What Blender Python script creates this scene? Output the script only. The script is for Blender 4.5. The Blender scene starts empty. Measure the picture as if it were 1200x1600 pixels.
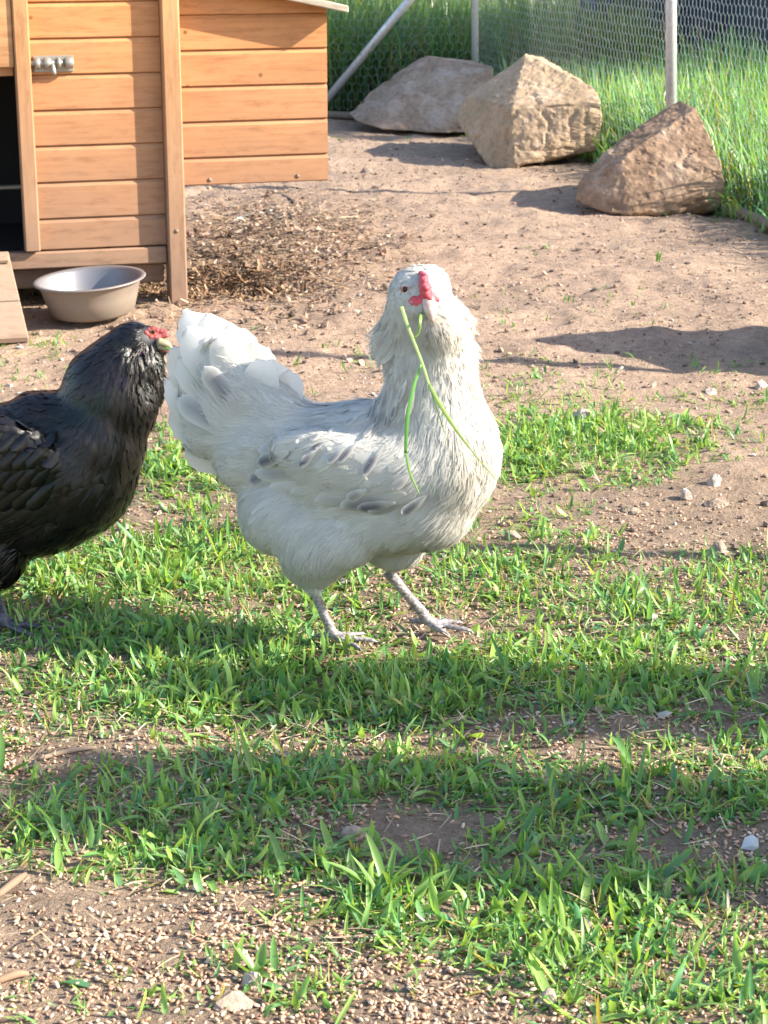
import bpy, bmesh, math, random
import numpy as np
from mathutils import Vector, Matrix, noise as mnoise
from mathutils.bvhtree import BVHTree

random.seed(7)
rng = np.random.default_rng(11)
sc = bpy.context.scene
R = math.radians

# ------------------------------------------------------------ camera
CAMH, PITCH, FPX = 0.85, R(17.7), 3100.0
cam_d = bpy.data.cameras.new('camera')
cam = bpy.data.objects.new('camera', cam_d)
sc.collection.objects.link(cam)
cam.location = (0, 0, CAMH)
cam.rotation_euler = (math.pi/2 - PITCH, 0, 0)
cam_d.sensor_fit = 'VERTICAL'
cam_d.sensor_height = 36
cam_d.lens = FPX/1600*36
cam_d.clip_start = 0.05
cam_d.clip_end = 500
cam_d.dof.use_dof = True
cam_d.dof.focus_distance = 2.2
cam_d.dof.aperture_fstop = 26
sc.camera = cam

# ------------------------------------------------------------ world, sun, exposure
SUN_EL, SUN_AZ = R(31), R(8)                     # azimuth measured from +X towards the camera
world = bpy.data.worlds.new('World')
sc.world = world
world.use_nodes = True
nt = world.node_tree
bg = nt.nodes['Background']
sky = nt.nodes.new('ShaderNodeTexSky')
sky.sky_type = 'NISHITA'
sky.sun_disc = False
sky.sun_elevation = SUN_EL
sky.sun_rotation = R(90) + SUN_AZ
nt.links.new(sky.outputs[0], bg.inputs[0])
bg.inputs[1].default_value = 0.135
sun_d = bpy.data.lights.new('sun', 'SUN')
sun_d.energy = 4.7
sun_d.angle = R(0.55)
sun_d.color = (1.0, 0.92, 0.79)
sun = bpy.data.objects.new('sun', sun_d)
sc.collection.objects.link(sun)
SD = Vector((math.cos(SUN_EL)*math.cos(SUN_AZ), -math.cos(SUN_EL)*math.sin(SUN_AZ), math.sin(SUN_EL)))
sun.rotation_euler = SD.to_track_quat('Z', 'Y').to_euler()
sun.location = (4, -1, 5)
sc.view_settings.view_transform = 'Standard'
sc.view_settings.look = 'None'
sc.view_settings.gamma = 1
sc.view_settings.exposure = 1.6
sc.cycles.max_bounces = 6
sc.cycles.transparent_max_bounces = 4

# ------------------------------------------------------------ helpers
def ray(px, py):
    u, v = (px-600)/FPX, -(py-800)/FPX
    s, c = math.sin(PITCH), math.cos(PITCH)
    return Vector((u, c + v*s, -s + v*c))
def W(px, py, Y):
    d = ray(px, py); t = Y/d.y
    return Vector((d.x*t, Y, CAMH + d.z*t))
def G(px, py, z=0.0):
    d = ray(px, py); t = (z-CAMH)/d.z
    return Vector((d.x*t, d.y*t, z))
def to_px(x, y, z=0.0):
    s, c = math.sin(PITCH), math.cos(PITCH)
    zz = z-CAMH
    dep = y*c - zz*s
    up = y*s + zz*c
    return 600 + FPX*x/dep, 800 - FPX*up/dep

def hash3(ix, iy, iz):
    n = (ix*374761393 + iy*668265263 + iz*2147483647 + 12345) & 0xffffffff
    n = ((n ^ (n >> 13))*1274126177) & 0xffffffff
    n = ((n ^ (n >> 16))*2246822519) & 0xffffffff
    return ((n ^ (n >> 15)) & 0xffffff)/float(0xffffff)
def vnoise(p, f, off=0):
    q = np.asarray(p, float)*f + 100.0 + off*17.3
    i = np.floor(q).astype(np.int64); t = q-i
    t = t*t*(3-2*t)
    r = 0
    for dx in (0, 1):
        for dy in (0, 1):
            for dz in (0, 1):
                w = (t[:, 0] if dx else 1-t[:, 0])*(t[:, 1] if dy else 1-t[:, 1])*(t[:, 2] if dz else 1-t[:, 2])
                r = r + w*hash3(i[:, 0]+dx, i[:, 1]+dy, i[:, 2]+dz)
    return r*2-1
def fbm(p, f, octv=3, off=0):
    r = 0; a = 1.0
    for k in range(octv):
        r = r + a*vnoise(p, f*2**k, off+k); a *= .5
    return r/1.75

def tag(o, label=None, cat=None, group=None, kind=None):
    if label: o['label'] = label
    if cat: o['category'] = cat
    if group: o['group'] = group
    if kind: o['kind'] = kind
    return o
def link(name, me, mat=None, parent=None, loc=None):
    o = bpy.data.objects.new(name, me)
    sc.collection.objects.link(o)
    if mat is not None and me is not None and len(me.materials) == 0: me.materials.append(mat)
    if loc is not None: o.location = loc
    if parent is not None:
        o.parent = parent
        if loc is None:
            o.matrix_parent_inverse = Matrix.Identity(4)
            o.location = -Vector(parent.location) if parent.parent is None else -(Vector(parent.location)+Vector(parent.parent.location))
            if parent.parent is not None and tuple(parent.location) == tuple(-Vector(parent.parent.location)):
                o.location = (0, 0, 0)
    return o
def empty(name, loc):
    o = bpy.data.objects.new(name, None)
    sc.collection.objects.link(o); o.location = loc; o.empty_display_size = .05
    return o
def npmesh(name, V, F, smooth=True, col=None, uv=None):
    """V (n,3); F (m,3) or (m,4) int array"""
    V = np.asarray(V, np.float32).reshape(-1, 3); F = np.asarray(F, np.int32)
    me = bpy.data.meshes.new(name)
    k = F.shape[1]; m = F.shape[0]
    me.vertices.add(len(V)); me.vertices.foreach_set('co', V.ravel())
    me.loops.add(m*k); me.loops.foreach_set('vertex_index', F.ravel())
    me.polygons.add(m)
    me.polygons.foreach_set('loop_start', np.arange(0, m*k, k, dtype=np.int32))
    me.polygons.foreach_set('loop_total', np.full(m, k, np.int32))
    me.polygons.foreach_set('use_smooth', np.full(m, smooth, bool))
    me.update(calc_edges=True)
    if col is not None:
        a = me.attributes.new('col', 'FLOAT_COLOR', 'POINT')
        c = np.ones((len(V), 4), np.float32); c[:, :col.shape[1]] = col
        a.data.foreach_set('color', c.ravel())
    if uv is not None:
        a = me.attributes.new('fuv', 'FLOAT_VECTOR', 'POINT')
        c = np.zeros((len(V), 3), np.float32); c[:, :uv.shape[1]] = uv
        a.data.foreach_set('vector', c.ravel())
    return me
def mesh_arrays(me):
    n = len(me.vertices); V = np.empty(n*3, np.float32); me.vertices.foreach_get('co', V)
    return V.reshape(-1, 3)

# ---- materials
def new_mat(name):
    m = bpy.data.materials.new(name); m.use_nodes = True
    return m, m.node_tree, m.node_tree.nodes['Principled BSDF']
def N(nt, typ, **kw):
    n = nt.nodes.new(typ)
    for k, v in kw.items(): setattr(n, k, v)
    return n
def noise_node(nt, vec, scale, detail=4, rough=.55):
    n = N(nt, 'ShaderNodeTexNoise'); n.inputs['Scale'].default_value = scale
    n.inputs['Detail'].default_value = detail; n.inputs['Roughness'].default_value = rough
    if vec is not None: nt.links.new(vec, n.inputs['Vector'])
    return n.outputs['Fac']
def ramp(nt, fac, stops):
    r = N(nt, 'ShaderNodeValToRGB')
    e = r.color_ramp.elements
    while len(e) < len(stops): e.new(.5)
    for el, (p, c) in zip(e, stops):
        el.position = p; el.color = (*c, 1) if len(c) == 3 else c
    nt.links.new(fac, r.inputs[0]); return r.outputs[0]
def mix(nt, fac, a, b, mode='MIX'):
    n = N(nt, 'ShaderNodeMix', data_type='RGBA', blend_type=mode)
    for s, v in ((0, fac), (6, a), (7, b)):
        if isinstance(v, (int, float)): n.inputs[s].default_value = v
        elif isinstance(v, tuple): n.inputs[s].default_value = (*v, 1)
        else: nt.links.new(v, n.inputs[s])
    return n.outputs[2]
def bump(nt, h, bsdf, strength=.4, dist=.002):
    b = N(nt, 'ShaderNodeBump'); b.inputs['Strength'].default_value = strength
    b.inputs['Distance'].default_value = dist
    nt.links.new(h, b.inputs['Height']); nt.links.new(b.outputs[0], bsdf.inputs['Normal'])
def coord(nt, kind='Object'):
    return N(nt, 'ShaderNodeTexCoord').outputs[kind]
def mapping(nt, vec, scale, rot=(0, 0, 0)):
    m = N(nt, 'ShaderNodeMapping'); m.inputs['Scale'].default_value = scale; m.inputs['Rotation'].default_value = rot
    nt.links.new(vec, m.inputs[0]); return m.outputs[0]
def attr(nt, name='col'):
    return N(nt, 'ShaderNodeAttribute', attribute_name=name).outputs['Color']
def simple(name, c, rough=.6, metal=0, spec=.5):
    m, nt_, b = new_mat(name)
    b.inputs['Base Color'].default_value = (*c, 1); b.inputs['Roughness'].default_value = rough
    b.inputs['Metallic'].default_value = metal; b.inputs['Specular IOR Level'].default_value = spec
    return m
def leafy(name, transl=.4, rough=.38, spec=.5, tcol=(1.35, 1.25, .5)):
    m, nt_, b = new_mat(name)
    c = attr(nt_)
    nt_.links.new(c, b.inputs['Base Color']); b.inputs['Roughness'].default_value = rough
    b.inputs['Specular IOR Level'].default_value = spec
    t = N(nt_, 'ShaderNodeBsdfTranslucent')
    nt_.links.new(mix(nt_, 1.0, c, tcol, 'MULTIPLY'), t.inputs[0])
    mx = N(nt_, 'ShaderNodeMixShader'); mx.inputs[0].default_value = transl
    nt_.links.new(b.outputs[0], mx.inputs[1]); nt_.links.new(t.outputs[0], mx.inputs[2])
    nt_.links.new(mx.outputs[0], nt_.nodes['Material Output'].inputs[0])
    return m

M_grass = leafy('grass_blades')
M_leaf = leafy('shrub_leaves', .3)
m, t_, b_ = new_mat('grain'); t_.links.new(attr(t_), b_.inputs['Base Color']); b_.inputs['Roughness'].default_value = .45; M_grain = m
m, t_, b_ = new_mat('dry_bits'); t_.links.new(attr(t_), b_.inputs['Base Color']); b_.inputs['Roughness'].default_value = .85; M_bits = m

# soil
m, t_, b_ = new_mat('soil'); M_soil = m
co = coord(t_)
n1 = noise_node(t_, co, 45, 6, .65); n2 = noise_node(t_, co, 260, 4, .7); n3 = noise_node(t_, co, 6, 4)
c = mix(t_, 1.0, attr(t_), ramp(t_, n1, [(.25, (.62, .6, .58)), (.5, (1, 1, 1)), (.8, (1.28, 1.27, 1.25))]), 'MULTIPLY')
c = mix(t_, 1.0, c, ramp(t_, n2, [(.3, (.6, .58, .56)), (.5, (1, 1, 1)), (.72, (1.3, 1.28, 1.25))]), 'MULTIPLY')
c = mix(t_, 1.0, c, ramp(t_, n3, [(.3, (.85, .86, .88)), (.7, (1.12, 1.1, 1.08))]), 'MULTIPLY')
t_.links.new(c, b_.inputs['Base Color']); b_.inputs['Roughness'].default_value = .95; b_.inputs['Specular IOR Level'].default_value = .2
mm = N(t_, 'ShaderNodeMath', operation='MULTIPLY_ADD'); t_.links.new(n2, mm.inputs[0]); mm.inputs[1].default_value = .5; t_.links.new(n1, mm.inputs[2])
bump(t_, mm.outputs[0], b_, .9, .012)

# stained wood: orange above, dusty and worn near the ground
def wood(name, base, dark, dust, dust_hi):
    m, t_, b_ = new_mat(name)
    co = coord(t_); g = N(t_, 'ShaderNodeNewGeometry').outputs['Position']
    oi = N(t_, 'ShaderNodeObjectInfo').outputs['Random']
    add = N(t_, 'ShaderNodeVectorMath', operation='ADD'); cb = N(t_, 'ShaderNodeCombineXYZ')
    ml = N(t_, 'ShaderNodeMath', operation='MULTIPLY'); ml.inputs[1].default_value = 37; t_.links.new(oi, ml.inputs[0])
    t_.links.new(ml.outputs[0], cb.inputs[0]); t_.links.new(ml.outputs[0], cb.inputs[2])
    t_.links.new(co, add.inputs[0]); t_.links.new(cb.outputs[0], add.inputs[1]); v = add.outputs[0]
    grain = noise_node(t_, mapping(t_, v, (4, 60, 75)), 1.6, 5, .6)
    blot = noise_node(t_, mapping(t_, v, (2.5, 6, 9)), 1.5, 3)
    c = ramp(t_, grain, [(.28, dark), (.5, base), (.75, tuple(min(1, x*1.12) for x in base))])
    c = mix(t_, 1.0, c, ramp(t_, blot, [(.3, (.82, .78, .72)), (.7, (1.08, 1.1, 1.12))]), 'MULTIPLY')
    sep = N(t_, 'ShaderNodeSeparateXYZ'); t_.links.new(g, sep.inputs[0])
    mr = N(t_, 'ShaderNodeMapRange'); mr.inputs[1].default_value = .05; mr.inputs[2].default_value = dust_hi
    mr.inputs[3].default_value = 1.0; mr.inputs[4].default_value = 0.0
    nn = noise_node(t_, v, 9, 5)
    a2 = N(t_, 'ShaderNodeMath', operation='MULTIPLY_ADD'); t_.links.new(nn, a2.inputs[0]); a2.inputs[1].default_value = .18; t_.links.new(sep.outputs[2], a2.inputs[2])
    a3 = N(t_, 'ShaderNodeMath', operation='SUBTRACT'); t_.links.new(a2.outputs[0], a3.inputs[0]); a3.inputs[1].default_value = .09
    t_.links.new(a3.outputs[0], mr.inputs[0])
    a4 = N(t_, 'ShaderNodeMath', operation='MULTIPLY'); t_.links.new(mr.outputs[0], a4.inputs[0]); a4.inputs[1].default_value = .9
    dcol = mix(t_, noise_node(t_, v, 40, 4, .7), dust, tuple(x*.75 for x in dust))
    c = mix(t_, a4.outputs[0], c, dcol)
    vo = N(t_, 'ShaderNodeTexVoronoi'); vo.inputs['Scale'].default_value = 11; t_.links.new(v, vo.inputs['Vector'])
    c = mix(t_, ramp(t_, vo.outputs['Distance'], [(.02, (1, 1, 1)), (.07, (0, 0, 0))]), c, tuple(x*.35 for x in dark))
    gr1 = noise_node(t_, mapping(t_, v, (5, 14, 22)), 3.2, 6, .7)
    c = mix(t_, 1.0, c, ramp(t_, gr1, [(.32, (.76, .73, .71)), (.5, (1, 1, 1))]), 'MULTIPLY')
    c = mix(t_, ramp(t_, noise_node(t_, v, 110, 3, .6), [(.68, (0, 0, 0)), (.76, (.6, .6, .6))]), c, tuple(x*.4 for x in dust))
    t_.links.new(c, b_.inputs['Base Color']); b_.inputs['Roughness'].default_value = .62; b_.inputs['Specular IOR Level'].default_value = .3
    bump(t_, grain, b_, .25, .0015)
    return m
M_wood = wood('stained_wood', (.54, .235, .085), (.43, .17, .055), (.26, .17, .12), .66)
M_frame = wood('stained_frame_wood', (.47, .245, .11), (.38, .18, .07), (.25, .165, .12), .62)
M_ply = wood('weathered_board', (.42, .36, .28), (.3, .25, .19), (.4, .3, .22), .2)
M_dark = simple('coop_shade', (.02, .018, .018), .9)  # near-black: shade inside and under the coop put into the colour
M_ramp = wood('ramp_wood', (.36, .25, .17), (.25, .17, .11), (.33, .235, .17), .3)

# metals
def metal(name, c, rough, sc_=80):
    m, t_, b_ = new_mat(name)
    n = noise_node(t_, coord(t_), sc_, 5, .65)
    t_.links.new(ramp(t_, n, [(.3, tuple(x*.75 for x in c)), (.6, c)]), b_.inputs['Base Color'])
    t_.links.new(ramp(t_, n, [(.3, (rough+.25,)*3), (.65, (rough,)*3)]), b_.inputs['Roughness'])
    b_.inputs['Metallic'].default_value = .55
    return m
M_galv = metal('galvanised_steel', (.62, .62, .63), .38)
M_wire = metal('galvanised_wire', (.42, .45, .48), .5)
M_bolt = metal('bolt_steel', (.36, .335, .29), .35)
M_pipe = metal('rusty_pipe', (.27, .21, .16), .7)
m, t_, b_ = new_mat('bowl_steel'); M_bowl = m
co = coord(t_); n = noise_node(t_, co, 25, 5, .65)
sep = N(t_, 'ShaderNodeSeparateXYZ'); t_.links.new(attr(t_), sep.inputs[0])
mm = N(t_, 'ShaderNodeMath', operation='MULTIPLY'); t_.links.new(sep.outputs[0], mm.inputs[0]); t_.links.new(ramp(t_, n, [(.2, (.6, .6, .6)), (.6, (1, 1, 1))]), mm.inputs[1])
t_.links.new(mix(t_, mm.outputs[0], (.20, .20, .22), (.25, .195, .145)), b_.inputs['Base Color'])
mr = N(t_, 'ShaderNodeMapRange'); t_.links.new(mm.outputs[0], mr.inputs[0]); mr.inputs[3].default_value = .55; mr.inputs[4].default_value = .1
t_.links.new(mr.outputs[0], b_.inputs['Metallic'])
mr = N(t_, 'ShaderNodeMapRange'); t_.links.new(mm.outputs[0], mr.inputs[0]); mr.inputs[3].default_value = .4; mr.inputs[4].default_value = .75
t_.links.new(mr.outputs[0], b_.inputs['Roughness'])

# rock
def rockmat(name, c1, c2, c3):
    m, t_, b_ = new_mat(name)
    co = coord(t_)
    a = noise_node(t_, co, 7, 6, .62); f = noise_node(t_, co, 60, 5, .7); g = noise_node(t_, co, 14, 6, .65)
    c = ramp(t_, a, [(.3, c1), (.5, c2), (.7, c3)])
    c = mix(t_, 1.0, c, ramp(t_, f, [(.3, (.7, .68, .66)), (.52, (1, 1, 1)), (.75, (1.22, 1.2, 1.16))]), 'MULTIPLY')
    c = mix(t_, ramp(t_, g, [(.55, (0, 0, 0)), (.66, (.55, .55, .55))]), c, tuple(x*.8+.05 for x in c3))
    t_.links.new(c, b_.inputs['Base Color']); b_.inputs['Roughness'].default_value = .92; b_.inputs['Specular IOR Level'].default_value = .2
    mm = N(t_, 'ShaderNodeMath', operation='MULTIPLY_ADD'); t_.links.new(f, mm.inputs[0]); mm.inputs[1].default_value = .4; t_.links.new(g, mm.inputs[2])
    bump(t_, mm.outputs[0], b_, .5, .009)
    return m
M_rock_a = rockmat('sandstone_buff', (.29, .21, .13), (.39, .28, .18), (.47, .34, .235))
M_rock_b = rockmat('sandstone_brown', (.17, .11, .07), (.28, .185, .12), (.40, .295, .21))
M_rock_c = rockmat('sandstone_grey', (.21, .15, .105), (.31, .235, .175), (.40, .33, .265))
M_pebble = rockmat('pebble_stone', (.26, .20, .155), (.35, .275, .215), (.45, .37, .30))

# feathers
def feather_mat(name, rough, transl, spec, barb=.25, tint=None):
    m, t_, b_ = new_mat(name)
    c = attr(t_); uv = attr(t_, 'fuv')
    sep = N(t_, 'ShaderNodeSeparateXYZ'); t_.links.new(uv, sep.inputs[0])
    ab = N(t_, 'ShaderNodeMath', operation='ABSOLUTE'); t_.links.new(sep.outputs[0], ab.inputs[0])
    s1 = N(t_, 'ShaderNodeMath', operation='MULTIPLY_ADD'); t_.links.new(ab.outputs[0], s1.inputs[0]); s1.inputs[1].default_value = -.35; t_.links.new(sep.outputs[1], s1.inputs[2])
    cb = N(t_, 'ShaderNodeCombineXYZ'); t_.links.new(s1.outputs[0], cb.inputs[0]); t_.links.new(sep.outputs[2], cb.inputs[1])
    br = noise_node(t_, mapping(t_, cb.outputs[0], (38, 300, 1)), 1, 3, .6)
    c2 = mix(t_, 1.0, c, ramp(t_, br, [(.3, (1-barb,)*3), (.65, (1.0,)*3)]), 'MULTIPLY')
    t_.links.new(c2, b_.inputs['Base Color']); b_.inputs['Roughness'].default_value = rough
    b_.inputs['Specular IOR Level'].default_value = spec
    if tint:
        tn = noise_node(t_, coord(t_), 18, 2)
        t_.links.new(ramp(t_, tn, tint), b_.inputs['Specular Tint'])
    bump(t_, br, b_, .35, .001)
    if transl > 0:
        t = N(t_, 'ShaderNodeBsdfTranslucent'); t_.links.new(c, t.inputs[0])
        mx = N(t_, 'ShaderNodeMixShader'); mx.inputs[0].default_value = transl
        t_.links.new(b_.outputs[0], mx.inputs[1]); t_.links.new(t.outputs[0], mx.inputs[2])
        t_.links.new(mx.outputs[0], t_.nodes['Material Output'].inputs[0])
    return m
M_fwhite = feather_mat('white_feathers', .85, .55, .15, .05)
M_fblack = feather_mat('black_feathers', .27, 0, .42, .5, [(.32, (.75, .95, .9)), (.45, (1, .95, .92)), (.62, (1, .93, .88)), (.72, (.88, .8, 1.0))])
M_skinw = simple('feather_base_white', (.8, .785, .75), .9, 0, .1)
M_skinb = simple('feather_base_black', (.012, .012, .014), .6)
def legmat(name, a, b):
    m, t_, b_ = new_mat(name)
    vo = N(t_, 'ShaderNodeTexVoronoi'); vo.inputs['Scale'].default_value = 210
    t_.links.new(mapping(t_, coord(t_), (1, 1, 1.5)), vo.inputs['Vector'])
    nn = noise_node(t_, coord(t_), 60, 3)
    c = mix(t_, nn, a, b)
    c = mix(t_, 1.0, c, ramp(t_, vo.outputs['Distance'], [(.3, (1.1, 1.1, 1.1)), (.75, (.5, .5, .5))]), 'MULTIPLY')
    t_.links.new(c, b_.inputs['Base Color']); b_.inputs['Roughness'].default_value = .5
    iv = N(t_, 'ShaderNodeMath', operation='SUBTRACT'); iv.inputs[0].default_value = 1; t_.links.new(vo.outputs['Distance'], iv.inputs[1])
    bump(t_, iv.outputs[0], b_, .5, .0012)
    return m
M_legw = legmat('slate_scaly_leg', (.24, .22, .23), (.36, .31, .29))
M_legb = legmat('dark_scaly_leg', (.05, .05, .06), (.09, .085, .095))
m, t_, b_ = new_mat('comb_skin'); M_comb = m
n = noise_node(t_, coord(t_), 420, 5, .7)
t_.links.new(ramp(t_, n, [(.3, (.40, .03, .045)), (.6, (.60, .08, .10)), (.8, (.72, .24, .24))]), b_.inputs['Base Color'])
b_.inputs['Roughness'].default_value = .6; b_.inputs['Subsurface Weight'].default_value = .15; b_.inputs['Subsurface Radius'].default_value = (.004, .001, .001)
bump(t_, n, b_, .5, .001)
m, t_, b_ = new_mat('beak_horn'); M_beak = m
n = noise_node(t_, mapping(t_, coord(t_), (1, 1, 3)), 70, 3)
t_.links.new(ramp(t_, n, [(.3, (.44, .29, .25)), (.65, (.60, .42, .36))]), b_.inputs['Base Color']); b_.inputs['Roughness'].default_value = .35
m, t_, b_ = new_mat('face_skin_red'); M_face = m
n = noise_node(t_, coord(t_), 260, 4, .7)
t_.links.new(ramp(t_, n, [(.3, (.14, .018, .02)), (.55, (.32, .055, .055)), (.8, (.42, .16, .13))]), b_.inputs['Base Color']); b_.inputs['Roughness'].default_value = .6
bump(t_, n, b_, .8, .0015)
M_beakb = simple('dark_beak_horn', (.34, .28, .16), .4)
M_iris = simple('orange_iris', (.42, .13, .03), .12)
M_pupil = simple('eye_pupil', (.005, .005, .005), .05)
M_ear = simple('ear_lobe_skin', (.25, .06, .28), .5)

# ---- generic geometry
def icosphere(sub):
    bm = bmesh.new(); bmesh.ops.create_icosphere(bm, subdivisions=sub, radius=1)
    V = np.array([v.co[:] for v in bm.verts]); F = np.array([[v.index for v in f.verts] for f in bm.faces]); bm.free()
    return V, F
ICO3 = icosphere(4); ICO1 = icosphere(2)
def tube_arr(pts, radii, seg=10, cap=True):
    pts = [Vector(p) for p in pts]; V = []; F = []
    up = Vector((0, 0, 1))
    t0 = (pts[1]-pts[0]).normalized()
    if abs(t0.dot(up)) > .9: up = Vector((1, 0, 0))
    nrm = (up - t0*up.dot(t0)).normalized()
    for i, p in enumerate(pts):
        t = (pts[min(i+1, len(pts)-1)]-pts[max(i-1, 0)]).normalized()
        nrm = (nrm - t*nrm.dot(t)).normalized(); bn = t.cross(nrm)
        for k in range(seg):
            a = 2*math.pi*k/seg
            V.append(p + (nrm*math.cos(a)+bn*math.sin(a))*radii[i])
    n = len(pts)
    for i in range(n-1):
        for k in range(seg):
            a, b = i*seg+k, i*seg+(k+1) % seg
            F.append((a, b, b+seg)); F.append((a, b+seg, a+seg))
    if cap:
        V.append(pts[0]); V.append(pts[-1]); c0, c1 = len(V)-2, len(V)-1
        for k in range(seg):
            F.append((c0, (k+1) % seg, k)); F.append((c1, (n-1)*seg+k, (n-1)*seg+(k+1) % seg))
    return np.array([v[:] for v in V]), np.array(F)
def smooth_path(pts, n):
    pts = [Vector(p) for p in pts]; out = []
    m = len(pts)-1
    for i in range(n):
        t = i/(n-1)*m; k = min(int(t), m-1); f = t-k
        p0 = pts[max(k-1, 0)]; p1 = pts[k]; p2 = pts[k+1]; p3 = pts[min(k+2, m)]
        out.append(.5*((2*p1)+(p2-p0)*f+(2*p0-5*p1+4*p2-p3)*f*f+(3*p1-p0-3*p2+p3)*f**3))
    return out
def lerp_list(v, n):
    return list(np.interp(np.linspace(0, len(v)-1, n), range(len(v)), v))
def join_arr(parts):
    Vs = []; Fs = []; o = 0
    for V, F in parts:
        Vs.append(V); Fs.append(F+o); o += len(V)
    return np.vstack(Vs), np.vstack(Fs)
def union_mesh(parts, voxel, smooth_it, name):
    V, F = join_arr(parts)
    me = npmesh('tmp', V, F)
    o = bpy.data.objects.new('tmp', me); sc.collection.objects.link(o)
    rm = o.modifiers.new('r', 'REMESH'); rm.mode = 'VOXEL'; rm.voxel_size = voxel; rm.use_smooth_shade = True
    sm = o.modifiers.new('s', 'SMOOTH'); sm.factor = .5; sm.iterations = smooth_it
    dg = bpy.context.evaluated_depsgraph_get(); dg.update()
    out = bpy.data.meshes.new_from_object(o.evaluated_get(dg)); out.name = name
    bpy.data.objects.remove(o); bpy.data.meshes.remove(me)
    out.polygons.foreach_set('use_smooth', np.ones(len(out.polygons), bool))
    return out
def bm_obj(name, bm, mat, parent=None, smooth=False):
    me = bpy.data.meshes.new(name); bm.to_mesh(me); bm.free()
    if smooth: me.polygons.foreach_set('use_smooth', np.ones(len(me.polygons), bool))
    return link(name, me, mat, parent)
def hexa(c8, bevel=.0015):
    bm = bmesh.new(); vs = [bm.verts.new(c) for c in c8]
    for f in ((0, 3, 2, 1), (4, 5, 6, 7), (0, 1, 5, 4), (1, 2, 6, 5), (2, 3, 7, 6), (3, 0, 4, 7)): bm.faces.new([vs[i] for i in f])
    if bevel: bmesh.ops.bevel(bm, geom=bm.edges[:], offset=bevel, segments=1, affect='EDGES', clamp_overlap=True)
    bmesh.ops.recalc_face_normals(bm, faces=bm.faces[:])
    return bm

# ------------------------------------------------------------ ground
def height(x, y):
    p = np.stack([x, y, np.zeros_like(x)], 1)
    far_ = np.clip((y-2.6)/1.2, 0, 1)
    h = .012*vnoise(p, 1.6, 3) + .007*vnoise(p, 6, 5) + (.0035+.004*far_)*vnoise(p, 15, 7) + (.0022+.0016*far_)*vnoise(p, 48, 9)
    fade = np.clip((9-np.abs(y-4))/4, 0, 1)*np.clip((5-np.abs(x))/2, 0, 1)
    h = h*fade
    # low heap of litter and a scraped hollow beside the coop post
    a, b = G(395, 405), G(350, 452)
    h += .030*np.exp(-(((x-a.x)/.22)**2+((y-a.y)/.40)**2))
    h -= .035*np.exp(-(((x-b.x)/.13)**2+((y-b.y)/.07)**2))
    # foot prints of the hens' ground stay level
    for (px, py) in ((515, 1005), (690, 1000), (20, 1000)):
        q = G(px, py); w = np.exp(-(((x-q.x)/.06)**2+((y-q.y)/.06)**2)); h = h*(1-w) - .002*w
    return h
def dirtmask(x, y):
    """1 = pale trodden dirt of the yard, 0 = dark damp soil between the grass"""
    px, py = to_px(x, y)
    p = np.stack([x, y, np.zeros_like(x)], 1)
    m = np.clip((760-py)/160 + .5*vnoise(p, 7, 21), 0, 1)
    return m
xs = np.concatenate([-np.geomspace(60, 1.45, 26)[:-1], np.linspace(-1.4, 1.6, 330), np.geomspace(1.65, 60, 26)])
ys = np.concatenate([-np.geomspace(40, .3, 14), [0.3, .7, 1.0, 1.2], np.geomspace(1.3, 9.5, 430), np.geomspace(9.8, 260, 24)])
X, Y = np.meshgrid(xs, ys); X = X.ravel(); Y = Y.ravel()
H = height(X, Y)
nx, ny = len(xs), len(ys)
idx = np.arange(nx*ny).reshape(ny, nx)
F = np.stack([idx[:-1, :-1], idx[:-1, 1:], idx[1:, 1:], idx[1:, :-1]], -1).reshape(-1, 4)
dm = dirtmask(X, Y)[:, None]
p3 = np.stack([X, Y, 0*X], 1)
tan = np.array([.365, .262, .190]); dark = np.array([.255, .185, .13])
C = tan*dm + dark*(1-dm)
C = C*(1 + .16*fbm(p3, 3.0, 3, 31) + .16*fbm(p3, 14.0, 2, 33))[:, None]
# litter-stained ground beside the coop
a = G(430, 385); lw = np.exp(-(((X-a.x)/.30)**2+((Y-a.y)/.55)**2))[:, None]*np.clip(.6+fbm(p3, 9, 3, 41), 0, 1)[:, None]
C = C*(1-.75*lw) + np.array([.17, .105, .065])*.75*lw
far = (Y > 7.7)[:, None]
C = np.where(far, np.array([.10, .10, .045]), C)
ground = link('ground', npmesh('ground', np.stack([X, Y, H], 1), F, True, C), M_soil)
tag(ground, kind='structure')

def gz(x, y):
    return height(np.atleast_1d(np.asarray(x, float)), np.atleast_1d(np.asarray(y, float)))
def on_ground(px, py, dz=0.0):
    g = G(px, py); return Vector((g.x, g.y, float(gz(g.x, g.y)[0])+dz))

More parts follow.
